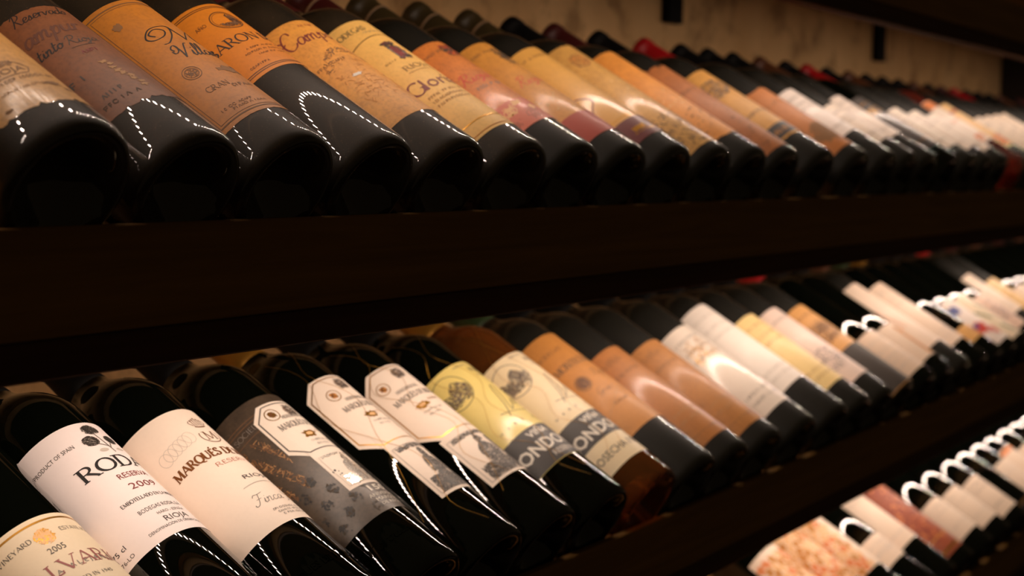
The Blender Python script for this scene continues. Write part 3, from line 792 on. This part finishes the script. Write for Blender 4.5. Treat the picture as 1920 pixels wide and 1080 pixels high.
    for i, (x, Rb, S0, S1, rgb, band, sb, lab, ink, st, ct) in enumerate(specs):
        o = add('T', x, lab, Rb, 'mid', ('maroon', 'olive', 'olive')[i], True)
        p = Print()
        rect(p, 'pinkish' if i == 0 else band, -44, 44, S0 + .2, sb)
        if i == 0:
            [disc(p, k_, a_, s_, rx_, ry_, 'wear', .9) for k_, a_, s_, rx_, ry_ in (('peach', -24, 60, 9, 6), ('rust', -8, 50, 12, 7), ('peach', -12, 66, 6, 3), ('rust', -32, 48, 6, 4), ('peach', -2, 58, 4, 3))]
            word(p, 'script', 'Rioja', -30, 0, 102, 11, 'red', 1.0, .3); smalltext(p, 'grey', -24, 4, 92, 3, 21)
            sketch(p, ['charcoal', 'red', 'soot'], -10, 6, 136, 152, 110, .7, None, 1, 9)
        elif i == 1:
            word(p, 'script', 'Rioja', -26, 2, 104, 12, 'red', .8, .4); sketch(p, ['soot', 'charcoal'], -8, 8, 132, 158, 90, .7, None, 1, 10)
            blotch(p, ['rub', 'rub2'], -36, 6, 62, 92, 20, 1.5, 12)
        else:
            rect(p, 'gold', -24, -10, 36, 41, 'emblem'); smalltext(p, 'gold', -26, 2, 33, 2, 22)
            stroke(p, 'maroon', catmull([(-36, 98), (-28, 94), (-22, 86), (-30, 78), (-36, 70)]), 1.2); hline(p, 'gold', -44, 44, 56, .5)
        smalltext(p, 'sepia', -30, 4, S1 - 14, 2.6, 23 + i)
        put_label(o, Rb, outline(-46, 44, S0, S1, (.3, 0, 0, 0), i, 1), paper(rgb, st, coat=ct), p)
    # 10..: old worn labels
    Rb = R0
    o = add('T', 1.2475, 'wine bottle with long worn cream label, dark sketch of a vineyard near its base', Rb, 'mid', 'olive', True)
    p = Print()
    sketch(p, ['sepia', 'soot', 'charcoal'], -44, 16, 18, 66, 520, .8, lambda a, s: (a * 7 + s * 3) % 23 > 7, .8, 13)
    ring(p, 'umber', -14, 160, 9, 1.2); sketch(p, ['umber', 'ochre'], -23, -5, 152, 168, 120, .7, None, 1, 14, 'emblem')
    blotch(p, ['rub', 'rub2'], -40, 14, 80, 130, 32, 1.5, 15)
    put_label(o, Rb, outline(-48, 44, 14, 185, (.5, 0, 0, 0), 7, 3), paper((226, 178, 104), .5, coat=.5), p)
    worn = [
     (1.328, 31, 184, (236, 162, 76), .45, (5, 0, 0, 0), 10, 'wine bottle with amber label rounded at the top and torn at the bottom', 'black'),
     (1.410, 12, 171, (186, 116, 60), .5, (1, 0, 7, 0), 1, 'wine bottle with rust-brown label jagged along its top edge', 'maroon'),
     (1.507, 40, 168, (226, 172, 96), .35, (2, 0, 0, 0), 2, 'wine bottle with cream label bearing a grey picture above a dark torn patch', 'black'),
     (1.616, 21, 143, (206, 130, 62), .35, (0, 0, 4, 0), 1, 'wine bottle with copper-brown label torn along the top, red capsule', 'red')]
    for i, (x, S0, S1, rgb, st, torn, rc, lab, cap) in enumerate(worn):
        o = add('T', x, lab, Rb, 'mid', cap)
        p = Print()
        if i == 0: blotch(p, ['umber', 'umber', 'sepia'], -40, 10, 34, 80, 25, 1.5, 30); blotch(p, ['rub', 'rub2'], -34, 6, 84, 120, 17, 1.5, 31)
        if i == 1: blotch(p, ['sepia', 'soot'], -36, 6, 20, 70, 16, 1.5, 32); smalltext(p, 'sepia', -30, 0, 120, 4, 33)
        if i == 2:
            sketch(p, ['grey', 'soot', 'sepia'], -40, 2, 122, 152, 300, .8, lambda a, s: math.hypot((a + 20) / 20, (s - 137) / 14) < 1, 1, 34)
            rect(p, 'charcoal', -44, 40, 44, 62); smalltext(p, 'ochre', -36, 4, 49, 6, 35); smalltext(p, 'dark', -34, 4, 84, 4, 36)
        if i == 3: smalltext(p, 'umber', -32, 4, 112, 4, 37); disc(p, 'umber', -14, 50, 20, 16, 'stain', .3)
        put_label(o, Rb, outline(-48, 44, S0, S1, torn, 20 + i, rc), paper(rgb, st), p)
    plain = [
     (1.712, 55, 147, (255, 242, 232), 'wine bottle with clean white label beside the copper-brown torn label', 'black', 'mid'),
     (1.789, 40, 120, (246, 228, 210), 'wine bottle with low white label between two taller white labels', 'black', 'mid'),
     (1.866, 53, 145, (252, 236, 222), 'wine bottle with tall white label beside black labelled bottle on upper shelf', 'black', 'mid'),
     (1.957, 30, 150, (58, 48, 42), 'wine bottle with glossy black label amid white labelled ones', 'brown', 'new'),
     (2.046, 32, 128, (250, 234, 216), 'wine bottle with cream label next to the glossy black label', 'black', 'mid'),
     (2.127, 30, 126, (250, 234, 216), 'wine bottle with pale label and red capsule near far end of upper shelf', 'red', 'mid'),
     (2.206, 28, 124, (250, 234, 216), 'wine bottle with pale grey-white label beside the orange sunburst label', 'black', 'mid')]
    for i, (x, S0, S1, rgb, lab, cap, g) in enumerate(plain):
        o = add('T', x, lab, Rb, g, cap)
        p = Print()
        ink = 'gold' if i == 3 else 'grey'
        for s in (S1 - 16, S1 - 28, S1 - 36, S0 + 14): smalltext(p, ink, -34, 8, s, 3, 40 + i + s)
        put_label(o, Rb, outline(-46, 44, S0, S1, (0, 0, 0, 0), i, 2), paper(rgb, .15, coat=.6 if i == 3 else .2), p)
    o = add('T', 2.30, 'pink rosé bottle with large white and orange label on the upper shelf', Rb, 'rose', 'brown')
    p = Print(); rect(p, 'orange', -46, 30, 148, 165); disc(p, 'orange', -30, 66, 24, 9, 'band'); smalltext(p, 'orange', -30, 4, 110, 5, 61)
    put_label(o, Rb, outline(-48, 44, 55, 166, (0, 0, 0, 0), 1, 6), paper((250, 232, 214), .05, coat=.2), p)
    o = add('T', 2.379, 'wine bottle with peach and cream label just behind the rosé bottle', Rb, 'mid', 'black')
    p = Print(); rect(p, 'rust', -44, 42, 140, 146); disc(p, 'orange', -10, 60, 22, 12, 'band')
    put_label(o, Rb, outline(-46, 44, 42, 164, (0, 0, 0, 0), 1, 3), paper((244, 206, 160), .15), p)
    x = 2.46; i = 0
    while x < X_END - .045:
        cap = ('black', 'black', 'brown', 'black', 'maroon', 'red', 'black')[i % 7]
        o = add('T', x, 'dark bottle with cream label and %s capsule, towards the dark upright on the brown-label shelf' % cap, Rb, 'mid', cap)
        p = Print(); smalltext(p, 'grey', -30, 4, 104, 4, i); smalltext(p, 'grey', -30, 4, 84, 3, i + 50)
        put_label(o, Rb, outline(-46, 44, 34 + 6 * (i % 3), 128 + 9 * (i % 4), (0, 0, 0, 0), i, 2), paper((236, 214, 190), .15), p)
        x += .0805; i += 1

# ------------------------------------------------------------------ bottles of the middle shelf
def octagon(c, hw, s0, s1, ch, tail=None):
    if tail:
        th, ts = tail
        return [(c - th, ts), (c + th, ts), (c + th, s0), (c + hw - ch, s0), (c + hw, s0 + ch), (c + hw, s1 - ch), (c + hw - ch, s1), (c - hw + ch, s1), (c - hw, s1 - ch), (c - hw, s0 + ch), (c - hw + ch, s0), (c - th, s0)]
    return [(c - hw + ch, s0), (c + hw - ch, s0), (c + hw, s0 + ch), (c + hw, s1 - ch), (c + hw - ch, s1), (c - hw + ch, s1), (c - hw, s1 - ch), (c - hw, s0 + ch)]

def crest_label(p, c, hw, s0, s1, ch, line, tail, medal, name_a, name_s, silver=False):
    poly_line(p, line, octagon(c, hw - 2.4, s0 + 2.4, s1 - 2.4, ch), .9)
    ma, ms = medal
    ring(p, 'gold', ma, ms, 5.4, .7); disc(p, 'gold' if silver else 'ochre', ma, ms, 2.6, 3, 'emblem', .5); sketch(p, ['brown', 'gold'], ma - 3, ma + 3, ms - 3, ms + 3, 30, .45, None, 1, 3, 'emblem')
    sketch(p, ['grey', 'dark', 'brown'], c - 7, c + 7, s1 - 17, s1 - 5, 130, .45, lambda a, s: abs(a - c) < 7 - .2 * abs(s - (s1 - 11)) ** 1.2, 1, 4, 'emblem')
    word(p, 'serif', 'HEREDEROS DEL', name_a + 9, name_a + 33, name_s + 9, 3.2, 'grey', .5, serif=False)
    word(p, 'serif', 'MARQUÉS DE RISCAL', name_a, name_a + 48, name_s, 5.4, 'dark', .62)
    disc(p, 'gold', name_a + 17, name_s - 10, 6.5, 3.4, 'emblem', .6); disc(p, 'peach', name_a + 17, name_s - 10, 3.4, 1.7, 'emblem', .4)
    smalltext(p, 'gold', name_a + 26, name_a + 40, name_s - 8, 2.6, 5); smalltext(p, 'grey', name_a + 12, name_a + 34, name_s - 18, 1.9, 6); smalltext(p, 'grey', name_a + 14, name_a + 30, name_s - 22, 1.7, 7)

def figure(p, c, hw, s0, s1, inks, frame, seed, n=900):
    """engraved picture of a seated figure under a canopy"""
    poly_line(p, frame, [(c - hw + 3, s0 + 3), (c + hw - 3, s0 + 3), (c + hw - 3, s1 - 4), (c - hw + 3, s1 - 4)], .35, 'picture')
    H = s1 - s0
    def inside(a, s):
        u = (a - c) / hw; t = (s - s0) / H
        return (t < .32 and abs(u) < .78) or math.hypot((u + .05) / .36, (t - .46) / .22) < 1 or math.hypot((u + .02) / .15, (t - .73) / .10) < 1 or (t > .84 and abs(u) < .8 and (t < .92)) or (abs(u - .45) < .10 and t < .8)
    sketch(p, inks, c - hw + 3, c + hw - 3, s0 + 3, s1 - 4, n, .5, inside, .8, seed)

def l_row():
    Rb = R0
    # 1
    o = add('L', .5760, 'wine bottle with cream label, gold line, gold emblem and red lettering', Rb, 'new', 'black')
    p = Print()
    hline(p, 'gold', -46, 46, 114.2, 1.3)
    sketch(p, ['gold', 'peach', 'gold'], -17, -4, 97, 110, 170, .8, lambda a, s: math.hypot((a + 10.5) / 6, (s - 103.5) / 6) < 1, 1, 3, 'emblem')
    word(p, 'serif', 'SINGLE VINEYARD', -56, -18, 103.5, 3.2, 'dark', .5, serif=False)
    word(p, 'serif', 'ESTATE BOTTLED', 0, 36, 103.5, 2.8, 'grey', .45, serif=False)
    sans(p, '2005', -15.5, -5, 91, 4.2, 'dark')
    word(p, 'serif', 'ALVARIO', -35, 31, 76.5, 9.4, 'wine', 1.35)
    sans(p, 'C   A   A L E J A N D R O', -28, 28, 77.2, 3.2, 'grey')
    word(p, 'serif', 'FOUNDED IN 1945'.replace('1945', ''), -26, 0, 66.5, 2.8, 'dark', .45, serif=False); sans(p, '1945', 1, 8, 66.5, 2.6, 'dark')
    put_label(o, Rb, outline(-50, 50, 20, 118, (0, 0, 0, 0), 1, 1), paper((238, 220, 188), .06), p)
    # 2
    o = add('L', .6530, 'wine bottle with white label, large black serif word and grey tree emblem', Rb, 'new', 'black')
    p = Print()
    sans(p, 'PRODUCT OF SPAIN', -45, -15, 167, 3.0, 'dark')
    for i, (a, s, rx, ry) in enumerate([(4, 177.5, 6.6, 4.6), (-3, 167.5, 6, 4.6), (13.5, 167.5, 5, 4.2)]):
        sketch(p, ['dark', 'charcoal', 'grey'], a - rx, a + rx, s - ry, s + ry, 260, .5, lambda u, v: math.hypot((u - a) / rx, (v - s) / ry) < 1, 1.2, 20 + i, 'emblem')
    for pts in ([(7, 155), (6, 163), (4, 173)], [(6, 161), (0, 164)], [(6.5, 159), (10, 164), (12, 165)]): stroke(p, 'grey', catmull(pts), .9, 0, 'emblem')
    disc(p, 'pale', 0, 158, 3.4, 1.6, 'emblem'); disc(p, 'pale', 14, 158, 3.4, 1.4, 'emblem')
    word(p, 'serif', 'RODA', -27, 25, 141.5, 10.2, 'black', 2.1)
    sans(p, 'RESERVA', -9, 15, 131.6, 4.4, 'maroon')
    sans(p, '2009', -8, 13, 121.5, 5.2, 'maroon')
    word(p, 'serif', 'EMBOTELLADO EN LA PROPIEDAD', -22, 30, 112.6, 2.7, 'dark', .5, serif=False)
    sans(p, 'BODEGAS RODA, S.A.', -17, 17, 102.8, 3.0, 'dark'); sans(p, 'HARO - ESPAÑA', -8, 14, 97.6, 2.2, 'grey')
    sans(p, 'RIOJA', -7, 12, 91, 4.3, 'dark'); sans(p, 'DENOMINACIÓN DE ORIGEN CALIFICADA', -22, 28, 87, 2.1, 'dark')
    sans(p, '75 cl', -46, -36, 91.5, 3.4, 'black'); sans(p, '6876-LO', -49, -35, 84.5, 2.6, 'dark')
    put_label(o, Rb, outline(-54, 54, 80.5, 185, (0, 0, 0, 0), 1, .8), paper((255, 242, 238), .03), p)
    # 3
    o = add('L', .7340, 'wine bottle with broad ivory label, copper serif name and small crown above circled initial', Rb, 'new', 'black')
    p = Print()
    hline(p, 'copper', 0, 10, 162, 1.0, 'emblem', -.8)
    for k in range(5):
        a = .6 + k * 2.2; t = 167.5 + 1.6 * (2 - abs(k - 2)) * .6
        stroke(p, 'copper', [(1.2 + k * 1.9, 162.6), (a, t)], .6, 0, 'emblem'); disc(p, 'copper', a, t + .6, .8, .8, 'emblem')
    stroke(p, 'copper', catmull([(0, 163), (-2.4, 166), (-1, 168)]), .6, 0, 'emblem'); stroke(p, 'copper', catmull([(10, 163), (12.4, 166), (11, 168)]), .6, 0, 'emblem')
    stroke(p, 'brown', arcpts(5, 152, 8.4, 7, 150, 390, 26), .7, 0, 'emblem')
    word(p, 'serif', 'M', -.5, 10.5, 148, 8, 'brown', 1.2)
    for k in range(6): ring(p, 'pale', -33 + k * 4.4, 150.5 + k * .9, 4.2, .3, ry=5)
    word(p, 'serif', 'MARQUÉS DE', -38, 11, 132, 6.6, 'copper', 1.55, arc=1.5); word(p, 'serif', 'MURRIETA', 12, 50, 132, 6.6, 'copper', 1.55)
    word(p, 'serif', 'RESERVA', -13, 21, 124.6, 3.4, 'rust', .55, serif=False)
    sans(p, 'RIOJA', -5, 22, 107.6, 3.5, 'dark'); hline(p, 'pale', -12, 34, 101, .5, sag=2)
    word(p, 'script', 'Finca Ygay', -15, 34, 84.5, 9, 'grey', .55, .3)
    for k, s in enumerate((76.5, 73.6, 70.8)): smalltext(p, 'grey', -8 + k * 2, 34 - k * 2, s, 1.6, 60 + k)
    put_label(o, Rb, outline(-56, 54, 65, 181, (0, 0, 0, 0), 1, .8), paper((252, 234, 216), .04), p)
    p = Print(); sans(p, 'MARQUÉS DE MURRIETA', -44, 30, 26.5, 5.2, 'glass', True, kind='embossed_letters')
    print_objects(p, Rb * 1000, o, .45, {'glass': G_NEW})
    p = Print(); ring(p, 'glass', -4, 216, 12, .7, 'embossed_seal'); word(p, 'serif', 'M', -10, 2, 212, 8, 'glass', 1.4, kind='embossed_seal')
    # 4
    o = add('L', .8195, 'wine bottle with black patterned label and white eight-sided inset with silver picture', Rb, 'new', 'black')
    p = Print()
    for s in (167.5, 164.8): hline(p, 'sepia', -50, 50, s, .5)
    hline(p, 'sepia', -50, 50, 155, .4)
    word(p, 'serif', 'SOCIEDAD', -45, -16, 158, 4.2, 'grey', .5, serif=False)
    sketch(p, ['sepia', 'tan', 'sepia'], -50, -27, 96, 153, 420, .5, lambda a, s: math.sin(a * .5 + s * .17) > -.1, .9, 19, 'pattern')
    sketch(p, ['charcoal', 'black', 'soot'], -44, -2, 54, 104, 700, 1.3, lambda a, s: (math.sin(a * .45 + s * .21) + math.sin(s * .33 - a * .2)) > .55, 1.1, 9, 'pattern')
    sans(p, '150', -3, 16, 69.5, 5.4, 'white', True); sans(p, 'ANIVERSARIO', -9, 26, 64, 3.0, 'white'); sans(p, 'MARQUÉS', -6, 20, 59.6, 3.0, 'white'); sans(p, 'DE RISCAL', -5, 19, 55.4, 2.6, 'white')
    l = put_label(o, Rb, outline(-56, 54, 50.5, 180, (0, 0, 0, 0), 1, .8), paper((82, 68, 54), .6, (44, 36, 30), rough=.36), p)
    p = Print(); c = 8
    crest_label(p, c, 34, 116, 171.5, 10, 'dark', None, (-11, 160), -16, 144, True)
    figure(p, c, 24, 77, 115, ['silver', 'silver', 'pale'], 'pale', 5, 1300)
    put_label(o, Rb, octagon(c, 34, 116, 171.5, 10, (24, 77)), paper((244, 230, 214), .04), p, .34, 'inset_label')
    p = Print(); word(p, 'script', 'Marques', -44, -6, 30, 9, 'glass', .8, .3, kind='embossed_script'); print_objects(p, Rb * 1000, o, .45, {'glass': G_NEW})
    # 5, 6
    for (x, c, hw, th, s0, ma, na, lab, seed) in ((.8989, 4, 37, 24.5, 108, (-13.5, 168), -18, 'white eight-sided label with picture tail on gold-wired bottle beside the black patterned label', 3),
                                              (.9762, -2, 37.5, 28, 105, (-25.5, 170), -30, 'white eight-sided label with picture tail on gold-wired bottle beside the pale yellow label', 5)):
        o = add('L', x, lab, Rb, 'new', 'gold' if seed == 3 else 'black')
        p = Print()
        crest_label(p, c, hw, s0, 188, 12.5, 'gold', None, ma, na, 149.5)
        figure(p, c, th, 49.5, s0 - 1, ['dark', 'grey', 'charcoal', 'grey'], 'grey', 9 + seed, 2300)
        put_label(o, Rb, octagon(c, hw, s0, 188, 12.5, (th, 49.5)), paper((246, 228, 210), .04), p)
        wire_net(o, Rb, seed)
    # 7, 8
    for k, (x, S0, rgb, g, lab) in enumerate(((1.0594, 50, (238, 222, 150), 'new', 'wine bottle with pale yellow label, round landscape and black band of white capitals'),
                                           (1.1465, 30, (242, 222, 182), 'amber', 'amber glass bottle with cream label, round landscape and black band of capitals'))):
        o = add('L', x, lab, Rb, g, 'gold' if k else 'black')
        p = Print(); ca, cs = (-32, 154) if k == 0 else (-30, 153)
        ring(p, 'dark', ca, cs, 17, .6, 'picture')
        sketch(p, ['dark', 'grey', 'sepia', 'charcoal'], ca - 17, ca + 17, cs - 17, cs + 17, 900, .4, lambda a, s: math.hypot(a - ca, s - cs) < 16.5 and cs - 13 < s < cs + 5 + 4 * math.sin((a - ca) * .28), .8, 40 + k)
        word(p, 'serif', 'RESERVA', 0, 24, 163, 4.4, 'dark', .65); smalltext(p, 'grey', -14, 14, 171, 2, 70); smalltext(p, 'grey', 2, 18, 157, 2, 71)
        stroke(p, 'dark', catmull([(-14, 106), (-8, 118), (-2, 138), (2, 142), (0, 130), (-6, 112), (0, 116), (4, 122), (6, 116), (12, 128), (18, 138), (16, 124), (22, 120)]), .7)
        stroke(p, 'dark', catmull([(-20, 112), (-10, 110), (6, 108), (20, 112)]), .5)
        for i, a in enumerate((-34, -26, -18, -10, -2, 6)): sans(p, 'HARO ESP'[i], a, a + 2.4, 97, 2.8, 'dark') if 'HARO ESP'[i] != ' ' else None
        B1 = 89; Bm = 50.5 if k == 0 else 59
        rect(p, 'charcoal', -53, 53, Bm, B1, 'black_band')
        sans(p, 'VIÑA', -20, 4, 79.6, 6, 'white', True); sans(p, 'TONDONIA', -52, 36, 63.6, 11.6, 'white', True)
        if k == 0: sans(p, 'RESERVA', -16, 12, 55, 5, 'pale', True)
        else: sans(p, 'COSECHA', -48, -6, 41, 7.4, 'dark'); sans(p, '1981', -2, 20, 41, 7.4, 'dark')
        put_label(o, Rb, outline(-56, 54, S0, 176, (0, 0, 0, 0), 1, .8), paper(rgb, .06, coat=.55 if k == 0 else .1), p)
        wire_net(o, Rb, 11 + k)
    # 9, 10, 11: orange tan labels
    for k, (x, S0, S1, rgb, lab) in enumerate(((1.2278, 61, 192, (202, 140, 72), 'wine bottle with tall orange-tan label, black capitals and tree seal'),
                                              (1.301, 23, 159, (186, 122, 58), 'wine bottle with long orange label between the tree seal label and another orange one'),
                                              (1.382, 22, 157, (190, 130, 66), 'wine bottle with long orange label beside a white gold-decorated one'))):
        o = add('L', x, lab, Rb, 'mid', 'green' if k == 0 else 'black')
        p = Print()
        if k == 0:
            word(p, 'serif', 'BODEGAS', -38, -8, 170, 4, 'sepia', .6); word(p, 'serif', 'MONTECILLO', -37, 16, 148, 7.4, 'dark', 1.0)
            ring(p, 'sepia', -26, 128, 7.6, .8); sketch(p, ['sepia', 'brown'], -33, -19, 121, 135, 240, .6, lambda a, s: math.hypot(a + 26, s - 128) < 6.6, 1, 50, 'emblem')
            word(p, 'script', 'Gran', -26, -8, 108, 8, 'sepia', .5, .3); word(p, 'script', 'Reserva', -24, 8, 146, 8, 'tan', .4, .3)
            stroke(p, 'tan', catmull([(-40, 86), (-20, 96), (0, 108), (20, 104)]), .5); word(p, 'script', 'Rioja', -10, 10, 128, 9, 'sepia', .5, .3)
            smalltext(p, 'sepia', -22, 2, 92, 3, 51)
        else:
            word(p, 'serif', 'VIÑA', -34, -10, S1 - 18, 6, 'sepia', .8); smalltext(p, 'sepia', -34, 0, S1 - 34, 4, 52 + k); smalltext(p, 'tan', -30, 4, 60, 3, 54 + k); smalltext(p, 'tan', -30, 4, 50, 3, 56 + k)
            hline(p, 'sepia', -40, 30, 34, .5)
        put_label(o, Rb, outline(-48, 46, S0, S1, (0, 0, 0, 0), 1, .8), paper(rgb, .22 + .1 * k, coat=(.05, .4, .15)[k]), p)
    far = [
     (1.475, 34, 169, (250, 236, 220), .8, 'grey', 'wine bottle with glossy white label and gold flecks beside long orange label', 'black', 'mid'),
     (1.570, 57, 196, (255, 244, 232), .05, 'pale', 'wine bottle with plain tall white label reaching the shoulder', 'black', 'mid'),
     (1.646, 38, 166, (250, 226, 178), .1, 'tan', 'wine bottle with buttery cream label right of the plain tall white one', 'black', 'mid'),
     (1.722, 36, 169, (244, 220, 206), .1, 'lilac', 'wine bottle with white label and lilac print beside buttery cream label', 'black', 'mid'),
     (1.799, 4, 165, (224, 168, 104), .1, 'sepia', 'wine bottle with tan label whose lower half is dark grey', 'black', 'mid'),
     (1.890, 18, 96, (240, 212, 186), .05, 'pale', 'wine bottle with low plain cream label and red capsule behind the tan-grey label', 'red', 'new'),
     (1.968, 30, 100, (238, 212, 188), .05, 'ochre', 'wine bottle with low cream label and orange patch', 'black', 'new'),
     (2.047, 48, 186, (246, 222, 200), .05, 'orange', 'wine bottle with tall white label and orange streak', 'black', 'mid'),
     (2.132, 40, 178, (246, 220, 196), .05, 'pale', 'wine bottle with tall pinkish-white label beside the orange streaked one', 'brown', 'new'),
     (2.211, 34, 62, (226, 176, 118), .05, 'ochre', 'wine bottle with narrow tan label low on black glass', 'green', 'new'),
     (2.292, 16, 118, (246, 230, 218), .1, 'red', 'wine bottle with white label painted with blue and red marks', 'gold', 'new'),
     (2.372, 16, 120, (246, 226, 196), .1, 'green', 'wine bottle with cream label painted with green leaves', 'black', 'new'),
     (2.452, 30, 112, (240, 206, 184), .1, 'lilac', 'wine bottle with pinkish label and lilac smudge', 'black', 'new'),
     (2.531, 60, 160, (248, 226, 204), .1, 'pale', 'wine bottle with slim tall white label near lilac-marked bottle', 'black', 'mid'),
     (2.612, 40, 140, (240, 206, 164), .1, 'tan', 'wine bottle with peach-cream label far along the middle shelf', 'red', 'mid')]
    for i, (x, S0, S1, rgb, ct, ink, lab, cap, g) in enumerate(far):
        o = add('L', x, lab, Rb, g, cap)
        p = Print()
        if ink == 'red':
            sketch(p, ['blue'], -38, -14, 88, 104, 160, 1.6, None, 1, 71); disc(p, 'red', -20, 50, 14, 10, 'picture', .8); disc(p, 'red', 0, 36, 12, 8, 'picture', .8); disc(p, 'blue', -24, 56, 5, 4, 'picture', .7)
        elif ink == 'green':
            for a, s in ((-26, 84), (-10, 96), (-16, 44), (4, 60)): stroke(p, 'green', catmull([(a, s), (a + 5, s - 12), (a + 12, s - 24)]), 4, 0, 'picture')
        elif ink == 'lilac': sketch(p, ['lilac', 'grey'], -38, -4, S0 + 20, S0 + 56, 120, .9, None, 1, i); smalltext(p, 'grey', -36, 4, S1 - 20, 4, 80 + i)
        elif ink == 'orange': stroke(p, 'orange', [(-38, 150), (-30, 110), (-26, 90)], 9, 0, 'picture')
        elif ink == 'ochre': rect(p, 'ochre', -6, 30, S0 + 2, S1 - 8, 'patch')
        else:
            for s in (S1 - 18, S1 - 34, S1 - 46, S0 + 24, S0 + 14): smalltext(p, ink, -36, 6, s, 3.4, 90 + i + s)
        if i == 0: sketch(p, ['tan', 'gold'], -34, 0, 118, 150, 120, .7, None, 1, 81, 'emblem')
        if i == 4: rect(p, 'dark', -46, 44, 5, 84, 'grey_band'); sketch(p, ['umber', 'sepia'], -40, 0, 100, 130, 300, 1, None, 1, 82)
        put_label(o, Rb, outline(-46, 44, S0, S1, (0, 0, 0, 0), 1, 1.5), paper(rgb, .08, coat=ct), p)
    x = 2.693; i = 0
    while x < X_END - .045:
        cap = ('black', 'maroon', 'black', 'brown')[i % 4]
        o = add('L', x, 'dark bottle with small pale label and %s capsule near the upright on the middle shelf' % cap, Rb, 'new', cap)
        p = Print(); smalltext(p, 'grey', -30, 4, 84, 4, i + 150)
        put_label(o, Rb, outline(-44, 42, 34, 110 + 5 * (i % 3), (0, 0, 0, 0), 1, 1.5), paper((238, 214, 190), .15), p)
        x += .0805; i += 1

def b_row():
    Rb = R0
    spec = [
     (1.690, 40, 150, 'patch', 'orange diamond patterned label on the endmost bottle of the lowest shelf'),
     (1.771, 60, 172, 'patch', 'orange diamond patterned label on bottle between two other diamond patterned ones'),
     (1.851, 60, 172, 'half', 'wine bottle with label half white and half orange diamonds'),
     (1.928, 52, 96, 'plain', 'wine bottle with low white label beside the half diamond patterned one'),
     (2.009, 63, 172, 'plain', 'wine bottle with tall white label beside the red-brown picture label'),
     (2.094, 19, 172, 'redbrown', 'wine bottle with tall red-brown picture label edged in gold'),
     (2.194, 28, 96, 'plain', 'wine bottle with low white label right beside the red-brown picture label'),
     (2.290, 24, 96, 'plain', 'wine bottle with low white label two past the red-brown picture label'),
     (2.392, 20, 94, 'grey', 'wine bottle with low white label and grey print near lowest shelf end'),
     (2.474, 8, 22, 'goldline', 'wine bottle of black glass with thin gold-lined label at its base'),
     (2.560, 18, 92, 'plain', 'wine bottle with low cream label after the black gold-lined bottle'),
     (2.640, 40, 108, 'orangecap', 'wine bottle with small white label under an orange streak'),
     (2.730, 18, 96, 'plain', 'wine bottle with low white label beside the orange streaked one')]
    for i, (x, S0, S1, k, lab) in enumerate(spec):
        o = add('B', x, lab, Rb, 'new', 'black')
        p = Print(); rgb = (246, 222, 198)
        if k in ('patch', 'half'):
            for u in range(9):
                for t in range(12):
                    a = -40 + u * 10 + (5 if t % 2 else 0); s = S0 + 6 + t * 9
                    if s < S1 - 6 and (k == 'patch' or a < -6):
                        disc(p, random.choice(['peach', 'orange', 'peach', 'ochre']), a, s, 4.6, 5.4, 'diamond_pattern', .5)
        elif k == 'redbrown':
            rgb = (164, 84, 58); sketch(p, ['rust', 'maroon', 'orange', 'rust'], -44, 30, 40, 165, 500, 2.2, None, .5, 5); rect(p, 'gold', -46, 44, 24, 28); rect(p, 'ochre', -46, 44, 46, 48)
        elif k == 'goldline': rgb = (30, 24, 20); rect(p, 'gold', -44, 42, 17, 20)
        elif k == 'orangecap': rect(p, 'orange', -44, 42, 98, 107)
        else:
            ink = 'grey' if k == 'grey' else 'pale'
            for s in (S1 - 14, S1 - 24, S0 + 16): smalltext(p, ink, -34, 6, s, 3.4, 120 + i + s)
        put_label(o, Rb, outline(-46, 44, S0, S1, (0, 0, 0, 0), 1, 1.2), paper(rgb, .06), p)
    lab = 'dark wine bottle with low pale label far along the lowest shelf, before the dark upright'
    x = 2.811; i = 0
    while x < X_END - .045:
        o = add('B', x, lab, Rb, 'new', 'black')
        p = Print(); smalltext(p, 'grey', -30, 4, 70, 4, i + 170)
        put_label(o, Rb, outline(-44, 42, 24, 96, (0, 0, 0, 0), 1, 1.5), paper((238, 214, 190), .15), p)
        x += .0805; i += 1

t_row(); l_row(); b_row()
for row in 'UTLB': shelf(row, XS[row])
for row in 'UTL': led_strip(row)
